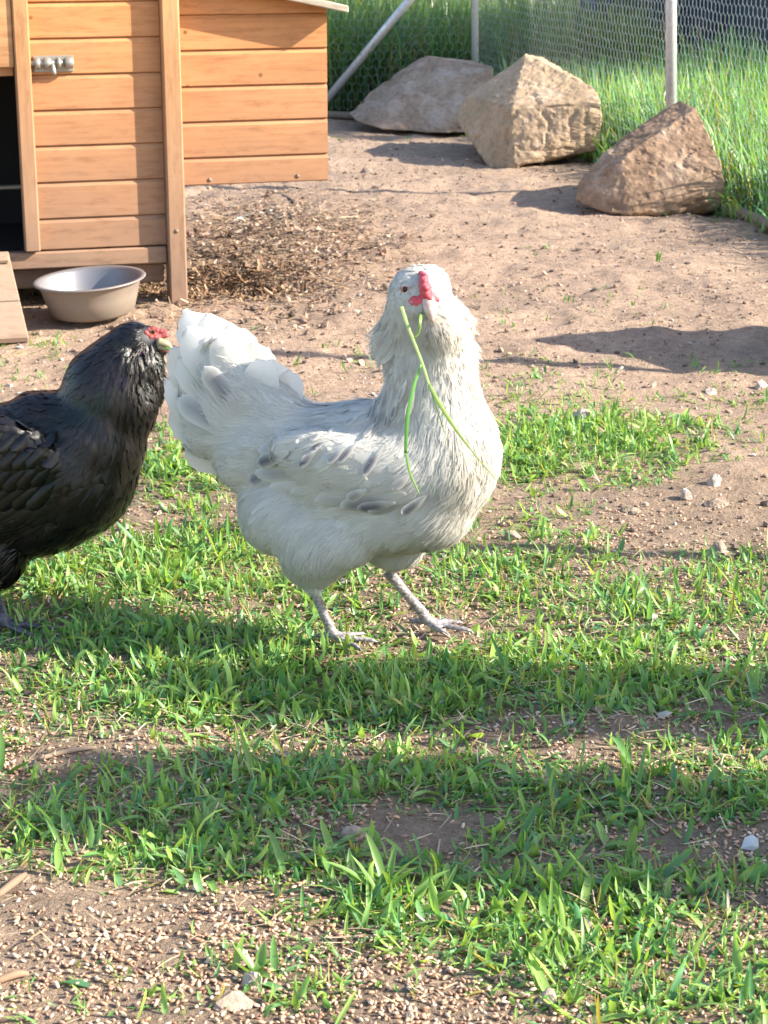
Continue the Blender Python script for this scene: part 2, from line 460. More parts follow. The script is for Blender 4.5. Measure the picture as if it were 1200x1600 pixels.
# ------------------------------------------------------------ chicken coop
CA = R(15)
CO = G(276, 468)
EX = Vector((math.cos(CA), math.sin(CA), 0)); EY = Vector((-math.sin(CA), math.cos(CA), 0)); EZ = Vector((0, 0, 1))
def CL(px, py, off=0.0):
    """pixel -> (u, w) on the plane 'off' behind the coop's front"""
    d = ray(px, py); o = Vector((0, 0, CAMH)); n = EY
    t = ((CO + EY*off - o).dot(n))/d.dot(n)
    p = o + d*t - CO
    return p.dot(EX), p.z
def cbox(name, u0, u1, v0, v1, w0, w1, mat, parent, bevel=.0015, w1b=None, w0b=None):
    """box in coop axes; w1b / w0b = top / bottom height at u1"""
    w1b = w1 if w1b is None else w1b; w0b = w0 if w0b is None else w0b
    P = lambda u, v, w: CO + EX*u + EY*v + EZ*w
    c8 = [P(u0, v0, w0), P(u1, v0, w0b), P(u1, v1, w0b), P(u0, v1, w0), P(u0, v0, w1), P(u1, v0, w1b), P(u1, v1, w1b), P(u0, v1, w1)]
    # object-space mesh kept in coop-aligned axes so that the grain runs along the piece
    mid = sum(c8, Vector())/8
    M = Matrix((EX, EY, EZ))
    loc = [M @ (c-mid) for c in c8]
    long_z = abs(w1-w0) > abs(u1-u0)
    bm = hexa(loc, bevel)
    me = bpy.data.meshes.new(name)
    if long_z:
        bmesh.ops.rotate(bm, verts=bm.verts[:], cent=(0, 0, 0), matrix=Matrix.Rotation(math.pi/2, 3, 'Y'))
    bm.to_mesh(me); bm.free()
    o = bpy.data.objects.new(name, me); sc.collection.objects.link(o); me.materials.append(mat)
    rot = Matrix.Rotation(CA, 4, 'Z')
    if long_z: rot = rot @ Matrix.Rotation(-math.pi/2, 4, 'Y')
    base = Vector(parent.location)
    if parent.parent: base = base + Vector(parent.parent.location)
    o.parent = parent
    o.matrix_basis = Matrix.Translation(mid-base) @ rot
    return o

coop = tag(empty('chicken_coop', CO), 'orange stained wooden chicken coop with plank door and raised nest box', 'chicken coop')
POST_D = .022
u_pl, u_pr = CL(264, 460)[0], CL(291, 460)[0]
zt = 1.05
cbox('corner_post', u_pl, u_pr, -POST_D, .03, -.015, zt, M_frame, coop, .003)
u_dl, u_dr = CL(62, 380, .0)[0], u_pl-.001
u_sl = CL(38, 380)[0]
# door
w_dbot = CL(160, 388)[1]
door = empty('door', Vector((0, 0, 0))); door.parent = coop
cbox('door_stile', u_sl, u_dl, -.018, .012, CL(50, 392)[1], zt, M_frame, door, .003)
lines = [(255, y) for y in (335, 279, 223, 168, 113, 57, 1)]
ws = [w_dbot] + [CL(x, y, 0.006)[1] for x, y in lines]
dw = ws[-1]-ws[-2]
while ws[-1] < zt-.02: ws.append(ws[-1]+dw)
def plank(parent, u0, u1, v, th, w0, w1):
    prof = [(0.0025, w0+.0006), (0, w0+.003), (0, w1-.0085), (.005, w1-.0006), (th, w1-.0006), (th, w0+.0006)]
    bm = bmesh.new(); mid = CO + EX*(u0+u1)/2 + EY*v + EZ*(w0+w1)/2
    A = [bm.verts.new((u0-(u0+u1)/2, a, w-(w0+w1)/2)) for a, w in prof]
    B = [bm.verts.new((u1-(u0+u1)/2, a, w-(w0+w1)/2)) for a, w in prof]
    n = len(prof)
    for i in range(n): bm.faces.new((A[i], A[(i+1) % n], B[(i+1) % n], B[i]))
    bm.faces.new(A); bm.faces.new(B[::-1])
    bmesh.ops.recalc_face_normals(bm, faces=bm.faces[:])
    me = bpy.data.meshes.new('plank'); bm.to_mesh(me); bm.free(); me.materials.append(M_wood)
    o = bpy.data.objects.new('plank', me); sc.collection.objects.link(o); o.parent = parent
    o.matrix_basis = Matrix.Translation(mid-CO) @ Matrix.Rotation(CA, 4, 'Z')
    return o
for a, b in zip(ws[:-1], ws[1:]):
    plank(door, u_dl, u_dr, .004, .012, a, b)
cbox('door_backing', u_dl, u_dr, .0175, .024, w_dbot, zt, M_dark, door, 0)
# bolt latch: base plate, round barrel rings, sliding rod, handle
bu0, bw = CL(52, 101, -.01); bu1 = CL(116, 99, -.01)[0]
P = lambda u, v, w: CO + EX*u + EY*v + EZ*w
def coop_tube(pts, rad, seg=14):
    return tube_arr([P(*p) for p in pts], rad, seg)
bolt = empty('bolt_latch', Vector((0, 0, 0))); bolt.parent = coop
cbox('base_plate', bu0+.001, bu1, -.001, .003, bw-.016, bw+.016, M_bolt, bolt, .001)
def addarr(name, arr, mat, parent, smooth=True):
    V, F = arr; base = Vector(parent.location) + (Vector(parent.parent.location) if parent.parent else Vector())
    me = npmesh(name, V-np.array(base[:]), F, smooth); me.materials.append(mat)
    o = bpy.data.objects.new(name, me); sc.collection.objects.link(o); o.parent = parent
    return o
L_ = bu1-bu0
addarr('sliding_rod', coop_tube([(bu0-.02, -.009, bw+.002), (bu1-.012, -.009, bw+.002)], [.0055, .0055]), M_bolt, bolt)
for f0, f1 in ((.03, .16), (.26, .42), (.58, .66), (.78, .98)):
    addarr('barrel', coop_tube([(bu0+L_*f0, -.009, bw+.002), (bu0+L_*f0+.002, -.009, bw+.002), (bu0+L_*f1-.002, -.009, bw+.002), (bu0+L_*f1, -.009, bw+.002)], [.010, .0115, .0115, .010], 16), M_bolt, bolt)
addarr('handle', coop_tube([(bu0+L_*.44, -.009, bw), (bu0+L_*.46, -.022, bw-.002), (bu0+L_*.48, -.025, bw-.016), (bu0+L_*.48, -.025, bw-.020)], [.004, .004, .0045, .003], 10), M_bolt, bolt)
# rails below the door
wa, wb = CL(150, 416, 0)[1], CL(150, 386, 0)[1]
uL = u_sl-1.1
cbox('bottom_rail', uL, u_pl-.001, -.003, .028, wa, w_dbot-.002, M_frame, coop, .003)
cbox('lower_rail', uL, u_pl-.004, .03, .05, CL(245, 441, .03)[1], CL(245, 411, .03)[1], M_frame, coop, .003)
# left of the door: dark pop hole with a sliding panel above
w_hole = CL(5, 118)[1]; w_hb = CL(20, 384)[1]
u_pan = CL(18, 60)[0]
cbox('sliding_panel', uL, CL(21, 60)[0]-.002, -.012, .002, CL(8, 105)[1], zt, M_frame, coop, .002)
cbox('hole_header', uL, u_sl-.002, .004, .02, CL(8, 119, .004)[1], CL(8, 99, .004)[1], M_wood, coop, .002)
cbox('perch', uL, u_sl+.02, .20, .225, CL(15, 296, .2)[1], CL(15, 291, .2)[1], M_ply, coop, .002)
cbox('shade_board', uL, CL(195, 450, .25)[0], .25, .27, -.01, wa-.014, M_dark, coop, 0)  # dark board added to stand in for the shade under the coop
# body of the coop: side, back, floor, roof
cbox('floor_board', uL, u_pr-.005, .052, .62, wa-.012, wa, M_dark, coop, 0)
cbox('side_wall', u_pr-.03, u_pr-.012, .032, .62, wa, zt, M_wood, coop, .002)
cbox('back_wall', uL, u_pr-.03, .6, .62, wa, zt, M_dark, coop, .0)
cbox('side_wall', uL-.02, uL, .0, .62, wa, zt, M_wood, coop, .002)
cbox('roof_board', uL-.1, u_pr+.06, -.13, .7, zt+.005, zt+.025, M_ply, coop, .003)
for v in (.56,):
    cbox('corner_post', u_pr-.045, u_pr-.012, v+.063, v+.10, -.015, zt, M_frame, coop, .003)
# nest box
NB = .035
nl, nr = CL(281, 200, NB)[0], CL(512, 200, NB)[0]
nlines = [(420, y) for y in (286, 243.5, 188, 133, 77, 22, -34, -90)]
nest = empty('nest_box', Vector((0, 0, 0))); nest.parent = coop
nw = [CL(x, y, NB)[1] for x, y in nlines]
# sloping roof board: lower edge passes px (430,0) and (545,22)
ra, rb = CL(420, -6, NB-.05), CL(545, 20, NB-.05)
slope = (rb[1]-ra[1])/(rb[0]-ra[0])
roofw = lambda u: ra[1] + slope*(u-ra[0])
for a, b in zip(nw[:-1], nw[1:]):
    if a > roofw((nl+nr)/2)+.02: break
    plank(nest, nl, nr, NB, .012, a, b)
u_re = rb[0]
cbox('roof_board', nl-.006, u_re, NB-.05, NB+.42, roofw(nl), roofw(nl)+.014, M_ply, nest, .002, roofw(u_re)+.014, roofw(u_re))
cbox('nest_side', nr-.016, nr-.001, NB+.0125, NB+.38, nw[0], roofw(nr)-.004, M_wood, nest, .001)
cbox('nest_back', nl, nr-.018, NB+.365, NB+.38, nw[0], roofw(nr)-.004, M_wood, nest, .001)
cbox('nest_floor', nl, nr-.018, NB+.013, NB+.36, nw[0]+.004, nw[0]+.016, M_dark, nest, 0)
# screw heads
for (px, py, off) in ((276, 361, -POST_D), (328, 281, NB), (465, 275, NB)):
    u, w = CL(px, py, off)
    addarr('screw_head', coop_tube([(u, off-.0015, w), (u, off+.002, w)], [.0045, .0045], 10), M_pipe, coop)

# ramp from the pop hole
ramp_o = empty('ramp', on_ground(15, 530))
tag(ramp_o, 'pale weathered wooden ramp leaning down from the coop opening', 'ramp')
def quad_board(name, a, b, c, d, th, mat, parent):
    # a,b top edge; c,d bottom edge (b-c right side)
    n = (b-a).cross(d-a).normalized()
    if n.z < 0: n = -n
    c8 = [a-n*th, b-n*th, c-n*th, d-n*th, a, b, c, d]
    base = Vector(parent.location)
    bm = hexa([p-base for p in c8], .002)
    me = bpy.data.meshes.new(name); bm.to_mesh(me); bm.free(); me.materials.append(mat)
    o = bpy.data.objects.new(name, me); sc.collection.objects.link(o); o.parent = parent
    return o
tu, tw = CL(13, 392, -.03)
tr = CO + EX*tu - EY*.03 + EZ*(tw); bot = on_ground(45, 531, .012)
wdt = EX*.34
mid = tr.lerp(bot, .58)
quad_board('board', tr-wdt, tr, mid, mid-wdt, .014, M_ramp, ramp_o)
mid2 = tr.lerp(bot, .595)
quad_board('board', mid2-wdt, mid2, bot, bot-wdt, .014, M_ramp, ramp_o)
up = Vector((0, -.2, .9)).normalized()*.012
c0, c1 = tr.lerp(bot, .12), tr.lerp(bot, .17)
quad_board('cleat', c0-wdt+up, c0+up-EX*.004, c1+up-EX*.004, c1-wdt+up, .01, M_ramp, ramp_o)

# bowl
bc = on_ground(153, 484); bc.y = (CO.y + (bc.x-CO.x)*math.tan(CA)) - .003 - .126
prof = [(0, .004), (.055, .004), (.078, .005), (.086, .012), (.097, .045), (.106, .080), (.110, .088), (.119, .089), (.121, .086), (.119, .0845), (.1125, .084), (.1085, .079), (.100, .045), (.090, .009), (.080, .0015), (.05, 0.0), (0, 0)]
prof = [(r_*.945, z_*.84) for r_, z_ in prof]
seg = 72; V = []; F = []; cc = []
for i, (r_, z_) in enumerate(prof):
    for k in range(seg):
        a = 2*math.pi*k/seg; V.append((r_*math.cos(a), r_*math.sin(a), z_)); cc.append((.15 if i < 7 else (.5 if i < 10 else 1.0),)*3)
for i in range(len(prof)-1):
    for k in range(seg):
        F.append((i*seg+k, i*seg+(k+1) % seg, (i+1)*seg+(k+1) % seg, (i+1)*seg+k))
bme = npmesh('feeding_bowl', np.array(V), np.array(F)[:, ::-1], True, np.array(cc))
bowl = link('feeding_bowl', bme, M_bowl, None, bc + Vector((0, 0, .008)))
bowl.rotation_euler = (R(2.0), R(-3.5), 0)
tag(bowl, 'dusty round steel feeding bowl on the dirt in front of the coop', 'bowl')

# ------------------------------------------------------------ fence line
FC = G(742, 187); FE = G(1200, 361)
fd = (FE-FC).normalized()
FE2 = FC + fd*(FE-FC).length*2.1
# ------------------------------------------------------------ boulders and stones
def WB(px, py, Y):
    d = ray(px, py); nrm = Vector((-fd.y, fd.x, 0)); t = FC.dot(nrm)/Vector((d.x, d.y, 0)).dot(nrm)
    yf = d.y*t if d.x > .04 else 99
    return W(px, py, min(Y, yf-.04, FC.y-.05))
def boulder(name, pts, mat, label, group, sub=5, amp=.012, seed=0, cat='boulder'):
    bm = bmesh.new()
    for p in pts: bm.verts.new(p)
    r = bmesh.ops.convex_hull(bm, input=bm.verts[:])
    bmesh.ops.delete(bm, geom=[g for g in r['geom_interior'] if isinstance(g, bmesh.types.BMVert)], context='VERTS')
    bmesh.ops.dissolve_limit(bm, angle_limit=R(4), verts=bm.verts[:], edges=bm.edges[:])
    bmesh.ops.triangulate(bm, faces=bm.faces[:])
    bmesh.ops.bevel(bm, geom=bm.edges[:], offset=amp*.2, segments=1, affect='EDGES', clamp_overlap=True)
    bmesh.ops.triangulate(bm, faces=bm.faces[:])
    size = max((v.co-bm.verts[0].co).length for v in bm.verts) if hasattr(bm.verts, 'ensure_lookup_table') and not bm.verts.ensure_lookup_table() else 1
    tgt = size/ (2.0**sub) * 1.1
    for _ in range(sub+1):
        es = [e for e in bm.edges if e.calc_length() > tgt]
        if not es: break
        bmesh.ops.subdivide_edges(bm, edges=es, cuts=1)
        bmesh.ops.triangulate(bm, faces=[f for f in bm.faces if len(f.verts) > 3])
    bmesh.ops.recalc_face_normals(bm, faces=bm.faces[:]); bm.normal_update()
    V = np.array([v.co[:] for v in bm.verts]); Nn = np.array([v.normal[:] for v in bm.verts])
    s = size
    crack = np.exp(-(vnoise(V*np.array([1, 1, 1.6]), 5/s, seed+30)/.05)**2)
    strat = vnoise(V*np.array([1, 1, 3.0]), 7/s, seed+3)
    d = amp*(.40*fbm(V, 3/s, 2, seed) + .09*(1-2*np.abs(vnoise(V*np.array([1, 1, 2.2]), 13/s, seed+9))) + .13*vnoise(V, 34/s, seed+5) + .10*vnoise(V, 75/s, seed+6) + .15*strat - .30*crack)
    V = V + Nn*d[:, None]
    cen = V.mean(0); cen[2] = V[:, 2].min()
    for v, q in zip(bm.verts, V-cen): v.co = q
    me = bpy.data.meshes.new(name); bm.to_mesh(me); bm.free(); me.materials.append(mat)
    o = bpy.data.objects.new(name, me); sc.collection.objects.link(o); o.location = cen
    tag(o, label, cat, group)
    return o
def back(pts, dy): return [p+Vector((0, dy, 0)) for p in pts]
# middle boulder
f = [WB(820, 84, 6.42), WB(850, 90, 6.5), WB(928, 138, 6.6), WB(940, 160, 6.62), WB(940, 205, 6.6), WB(936, 234, 6.5),
     WB(884, 178, 6.35), WB(893, 244, 6.28), WB(765, 264, 6.16), WB(803, 262, 6.10), WB(800, 170, 6.17), WB(716, 188, 6.42), WB(730, 152, 6.42), WB(735, 214, 6.3), WB(870, 252, 6.22)]
bk = [WB(830, 90, 6.85), WB(905, 145, 6.95), WB(915, 215, 6.9), WB(740, 185, 6.8), WB(790, 225, 6.75)]
boulder('boulder', f+bk, M_rock_a, 'tall pointed buff boulder in the middle, with a sharp central ridge', 'boulders along the wire fence', 5, .016, 1)
# right boulder
f = [WB(1063, 156, 5.62), WB(1088, 168, 5.64), WB(1102, 210, 5.64), WB(1128, 256, 5.6), WB(1132, 292, 5.55), WB(1124, 325, 5.45), WB(1085, 345, 5.34), WB(1020, 347, 5.26),
     WB(940, 330, 5.24), WB(900, 313, 5.3), WB(904, 290, 5.34), WB(942, 238, 5.42), WB(985, 215, 5.5), WB(970, 250, 5.3), WB(1120, 268, 5.42), WB(1040, 268, 5.3), WB(985, 336, 5.2), WB(1035, 170, 5.6)]
bk = [WB(1068, 170, 5.85), WB(1120, 290, 5.85), WB(930, 300, 5.65), WB(1000, 230, 5.8)]
boulder('boulder', f+bk, M_rock_b, 'brown wedge-shaped boulder at the foot of the right fence post', 'boulders along the wire fence', 5, .015, 2)
# left boulder
f = [WB(545, 178, 7.2), WB(570, 150, 7.3), WB(650, 93, 7.45), WB(664, 87, 7.45), WB(738, 94, 7.45), WB(770, 104, 7.45), WB(775, 150, 7.4), WB(765, 205, 7.05), WB(700, 208, 7.0), WB(600, 202, 7.05),
     WB(560, 190, 7.1), WB(612, 160, 7.12), WB(700, 186, 7.03)]
bk = [WB(600, 150, 8.1), WB(740, 110, 8.3), WB(770, 160, 8.2), WB(560, 180, 7.9)]
boulder('boulder', f+bk, M_rock_c, 'low grey boulder with a flat sloping top, leftmost and farthest back', 'boulders along the wire fence', 5, .014, 3)
# unseen boulder added right of the frame to cast the shadow on the dirt
bp = []
for k in range(26):
    a = random.uniform(0, 6.28); e = random.uniform(-.3, 1.5)
    bp.append(Vector((1.06+.27*math.cos(a)*math.cos(e), 3.60+.20*math.sin(a)*math.cos(e), max(-.02, .46*math.sin(e)))))
boulder('boulder', bp, M_rock_a, 'rounded boulder added out of view to cast a long shadow over the dirt', 'boulders along the wire fence', 4, .015, 4)

def stone(px, py, wpx, hpx, label, mat=M_pebble, seed=0, group='loose stones in the run', name='stone', cat='stone'):
    c = on_ground(px, py); dep = math.hypot(c.y, CAMH)
    s = dep/FPX; rw, rh = wpx*s/2, hpx*s/1.6
    rs = random.Random(seed+int(px)); pts = []
    for k in range(18):
        a = rs.uniform(0, 6.28); e = rs.uniform(-.5, 1.5)
        q = rs.uniform(.8, 1.05)
        pts.append(c+Vector((rw*math.cos(a)*math.cos(e)*q, rw*.7*math.sin(a)*math.cos(e)*q, max(-.3*rh, rh*math.sin(e)*q))))
    return boulder(name, pts, mat, label, group, 3, rw*.12, seed, cat)
M_pale = rockmat('pale_stone', (.34, .28, .24), (.44, .37, .32), (.55, .48, .43))
STONES = [
 (550, 1296, 50, 34, 'pinkish stone in a bare soil patch between grass tufts', M_pebble),
 (394, 1540, 46, 38, 'whitish crumbly stone near the bottom edge', M_pale),
 (362, 1578, 70, 46, 'tan wedge-shaped stone just below the whitish stone', M_pebble),
 (856, 1568, 38, 44, 'upright tan stone among grains near the bottom right', M_pebble),
 (1122, 850, 34, 32, 'reddish tan stone beside a grass sprout on the right', M_pebble),
 (1072, 772, 26, 28, 'small pointed light stone touching the flat dark stone', M_pale),
 (1118, 780, 46, 20, 'flat dark stone lying in a soil hollow at the right', M_rock_c),
 (1115, 748, 28, 30, 'light grey stone standing behind the flat dark stone', M_pale),
 (910, 652, 44, 26, 'pale stone behind the dense clump of grass', M_pale),
 (572, 270, 22, 16, 'small grey stone on the dirt in the middle boulder shadow', M_pebble),
 (800, 832, 34, 26, 'brownish stone in the sprouts right of the white hen', M_pebble),
 (1110, 610, 26, 16, 'small pale stone in the dirt left of the right frame edge', M_pale),
 (1190, 600, 24, 22, 'pale stone at the right frame edge below the long shadow', M_pale),
 (1020, 604, 22, 14, 'little stone on the dirt above the dense grass clump', M_pebble),
 (195, 828, 32, 18, 'tan stone in bare ground below the black hen breast', M_pebble),
 (985, 790, 40, 16, 'low brown stone half sunk in soil below the grass clump', M_rock_c),
 (55, 1196, 32, 34, 'rounded brown stone beside the broad leaf at the left', M_rock_c),
 (450, 1168, 28, 16, 'half hidden pinkish stone in shaded grass under the white hen', M_pebble),
 (915, 1450, 30, 40, 'upright grey brown stone in the sunlit sprouts', M_pebble),
 (640, 1590, 20, 22, 'small angular stone at the bottom edge in the middle', M_pebble),
]
for k, (px, py, w, h, lab, mt) in enumerate(STONES): stone(px, py, w, h, lab, mt, seed=40+k)
# white shell fragment
sp = on_ground(1172, 1325)
bm = bmesh.new(); ring = []
for k, (x_, z_) in enumerate([(-.010, .0), (-.006, .012), (.002, .0165), (.008, .012), (.009, .002), (.003, -.003)]):
    ring.append(bm.verts.new((x_, .003*math.sin(k*1.3), z_)))
cv = bm.verts.new((0, -.005, .006))
for k in range(6): bm.faces.new((cv, ring[k], ring[(k+1) % 6]))
bmesh.ops.solidify(bm, geom=bm.faces[:], thickness=.0012)
sh = bm_obj('shell_fragment', bm, simple('shell_white', (.78, .78, .80), .4)); sh.location = sp + Vector((0, 0, .003)); sh.scale = (.85, .85, .85)
tag(sh, 'white shell fragment standing in the grain at the right edge', 'shell')

# ------------------------------------------------------------ fence
fence = tag(empty('wire_fence', FC), 'chicken wire fence on thin galvanised posts around the run', 'fence')
def gpt(p, dz=0): return Vector((p.x, p.y, dz))
def post(a, topz, r, lean=(0, 0)):
    a = Vector(a); t = a + Vector((lean[0], lean[1], topz))
    addarr('post', tube_arr([a+Vector((0, 0, -.03)), a.lerp(t, .5), t, t+Vector((0, 0, .003))], [r, r, r, r*.6], 14), M_galv, fence)
post(FC, 1.25, .013, (-.015, 0))
# right post: seen px (1047,155) up to (1034,0)
k = 0
def fence_at_px(px):
    d = ray(px, 300); # intersect vertical plane through FC, dir fd
    nrm = Vector((-fd.y, fd.x, 0)); t = FC.dot(nrm)/Vector((d.x, d.y, 0)).dot(nrm)
    return Vector((d.x*t, d.y*t, 0))
fp = fence_at_px(1050)
post(fp, 1.2, .0155, (-.055, 0.02))
post(FC+fd*(FE-FC).length*1.66, 1.2, .0155)
post(FE2, 1.2, .0155)
# left segment along the back, with a diagonal brace
FL = FC + Vector((-2.6, .12, 0))
bt = W(742, -130, FC.y); bb = G(455, 196)
br_t = W(640, 0, FC.y); br_b = W(514, 151, FC.y+.02)
dd = (br_t-br_b); t0 = (-.02-br_b.z)/dd.z; t1 = (.9-br_b.z)/dd.z
addarr('brace', tube_arr([br_b+dd*t0, br_b+dd*t1], [.015, .015], 14), M_galv, fence)
post(FL, 1.2, .013)
# base pipes lying on the ground
def pipe(a, b, r):
    n = 8; pts = []
    for i in range(n):
        p = a.lerp(b, i/(n-1)); pts.append(Vector((p.x, p.y, r+float(gz(p.x, p.y)[0])+.002)))
    addarr('ground_pipe', tube_arr(pts, [r]*n, 10), M_pipe, fence)
pipe(FC, FE2, .016); pipe(FL, FC, .014)
# hexagonal wire
def hexwire(a, b, hgt, cell=.026, r=.00046):
    L = (b-a).length; d = (b-a).normalized(); nrm = Vector((-d.y, d.x, 0))
    nxc = int(L/cell); nzc = int(hgt/(cell*1.5))
    segs = []
    hw, vh = cell/2, cell*.62
    for j in range(nzc*2):
        for i in range(nxc):
            x0 = i*cell + (hw if j % 2 else 0); z0 = j*(vh+cell*.34)
            p0 = (x0, z0); p1 = (x0, z0+vh)               # vertical twist
            segs.append((p0, p1, 1.6))
            segs.append((p1, (x0+hw, z0+vh+cell*.34), 1)); segs.append((p1, (x0-hw, z0+vh+cell*.34), 1))
    S = np.array([[*s[0], *s[1]] for s in segs]); rr = r*np.array([s[2] for s in segs])
    S = S[(S[:, 1] < hgt) & (S[:, 3] <= hgt+.02)]; rr = rr[:len(S)]*0 + r
    def bend(x, z):
        p = np.stack([x, z, 0*x], 1)
        xx = x + .006*vnoise(p, 6, 71); zz = z + .006*vnoise(p, 6, 73); off = .02*vnoise(p, 1.7, 75)
        return (np.array(a[:])[None] + np.outer(xx, d[:]) + np.outer(off, nrm[:]) + np.outer(zz, [0, 0, 1]))
    A = bend(S[:, 0], S[:, 1]); B = bend(S[:, 2], S[:, 3])
    dirs = B-A; dirs /= np.linalg.norm(dirs, axis=1)[:, None]
    n1 = np.cross(dirs, np.array(nrm[:])); n1 /= np.linalg.norm(n1, axis=1)[:, None]; n2 = np.cross(dirs, n1)
    V = []
    for end in (A, B):
        for k in range(3):
            an = 2*math.pi*k/3
            V.append(end + (n1*math.cos(an)+n2*math.sin(an))*rr[:, None])
    V = np.stack(V, 1); n = len(S)
    f = np.array([(0, 1, 4, 3), (1, 2, 5, 4), (2, 0, 3, 5)])
    F = (f[None]+(np.arange(n)*6)[:, None, None]).reshape(-1, 4)
    return V.reshape(-1, 3), F
V1, F1 = hexwire(gpt(FC, .02), gpt(FC+fd*(FE-FC).length*1.5, .02), .95)
addarr('wire_mesh', (V1, F1), M_wire, fence)
V1, F1 = hexwire(gpt(FC+Vector((-1.1, .05, 0)), .02), gpt(FC, .02), .8, .03, .0005)
addarr('wire_mesh', (V1, F1), M_wire, fence)

# dark blue shade netting on stakes far behind the grass
net = tag(empty('shade_netting', (2.3, 8.1, 0)), 'dark blue shade netting stretched behind the tall grass at the right', 'netting')
m, t_, b_ = new_mat('blue_netting'); co = coord(t_)
wv = noise_node(t_, mapping(t_, co, (30, 1, 3)), 3, 4)
t_.links.new(ramp(t_, wv, [(.3, (.004, .012, .022)), (.55, (.012, .035, .055)), (.8, (.02, .06, .06))]), b_.inputs['Base Color']); b_.inputs['Roughness'].default_value = .8
nxp = 90; VV = []; FF = []
for i in range(nxp):
    for j in range(8):
        x_ = -1.52 + 4.2*i/(nxp-1); VV.append((x_, .05*math.sin(x_*9)+.02*math.sin(x_*31+j*.4), .0+1.2*j/7))
for i in range(nxp-1):
    for j in range(7):
        a = i*8+j; FF.append((a, a+8, a+9, a+1))
me = npmesh('net_sheet', np.array(VV), np.array(FF)); me.materials.append(m)
o = bpy.data.objects.new('net_sheet', me); sc.collection.objects.link(o); o.parent = net
sd_ = o.modifiers.new('s', 'SOLIDIFY'); sd_.thickness = .003
M_stake = simple('blue_stake', (.03, .06, .16), .5)
for x_ in (-1.50, -.3, 1.0, 2.6):
    addarr('stake', tube_arr([(2.3+x_, 8.03, -.02), (2.3+x_, 8.03, 1.25)], [.03, .03], 10), M_stake, net)

# ------------------------------------------------------------ vegetation
def blades(P, az, L, Wd, a0, curl, seg, c0, c1, fold=True, twist=None, tipw=0.0, wprof=None):
    n = len(P); t = np.linspace(0, 1, seg+1)
    if twist is None: twist = np.zeros(n)
    A = a0[:, None] + curl[:, None]*t[None]
    st = (L/seg)[:, None]
    dx = np.sin(A)*np.cos(az)[:, None]; dy = np.sin(A)*np.sin(az)[:, None]; dz = np.cos(A)
    cen = np.zeros((n, seg+1, 3))
    for k, dcomp in enumerate((dx, dy, dz)):
        cum = np.concatenate([np.zeros((n, 1)), np.cumsum(dcomp[:, :-1]*st, 1)], 1)
        cen[:, :, k] = P[:, k][:, None] + cum
    T = np.stack([dx, dy, dz], -1)
    sa = az[:, None] + math.pi/2 + twist[:, None]*t[None]
    S = np.stack([np.cos(sa), np.sin(sa), np.zeros_like(sa)], -1)
    S = S - T*np.sum(S*T, -1, keepdims=True); S /= np.linalg.norm(S, axis=-1, keepdims=True)
    Nn = np.cross(T, S)
    if wprof is None: wprof = np.interp(t, [0, .12, .45, .75, .92, 1], [.55, .85, 1, .75, .35, tipw])
    hw = (Wd/2)[:, None, None]*wprof[None, :, None]
    Lf, Rt = cen-S*hw, cen+S*hw
    if fold:
        Md = cen - Nn*hw*.45
        V = np.stack([Lf, Md, Rt], 2); k = 3
    else:
        V = np.stack([Lf, Rt], 2); k = 2
    V = V.reshape(n, -1, 3)
    f = []
    for i in range(seg):
        for j in range(k-1):
            a = i*k+j; f.append((a, a+1, a+k+1, a+k))
    f = np.array(f); m = (seg+1)*k
    F = (f[None]+(np.arange(n)*m)[:, None, None]).reshape(-1, 4)
    tt = np.repeat(t, k)[None, :, None]
    C = c0[:, None]*(1-tt) + c1[:, None]*tt
    return V.reshape(-1, 3), F, C.reshape(-1, 3)
def cat3(parts):
    Vs, Fs, Cs = [], [], []; o = 0
    for V, F, C in parts:
        Vs.append(V); Fs.append(F+o); Cs.append(C); o += len(V)
    return np.vstack(Vs), np.vstack(Fs), np.vstack(Cs)

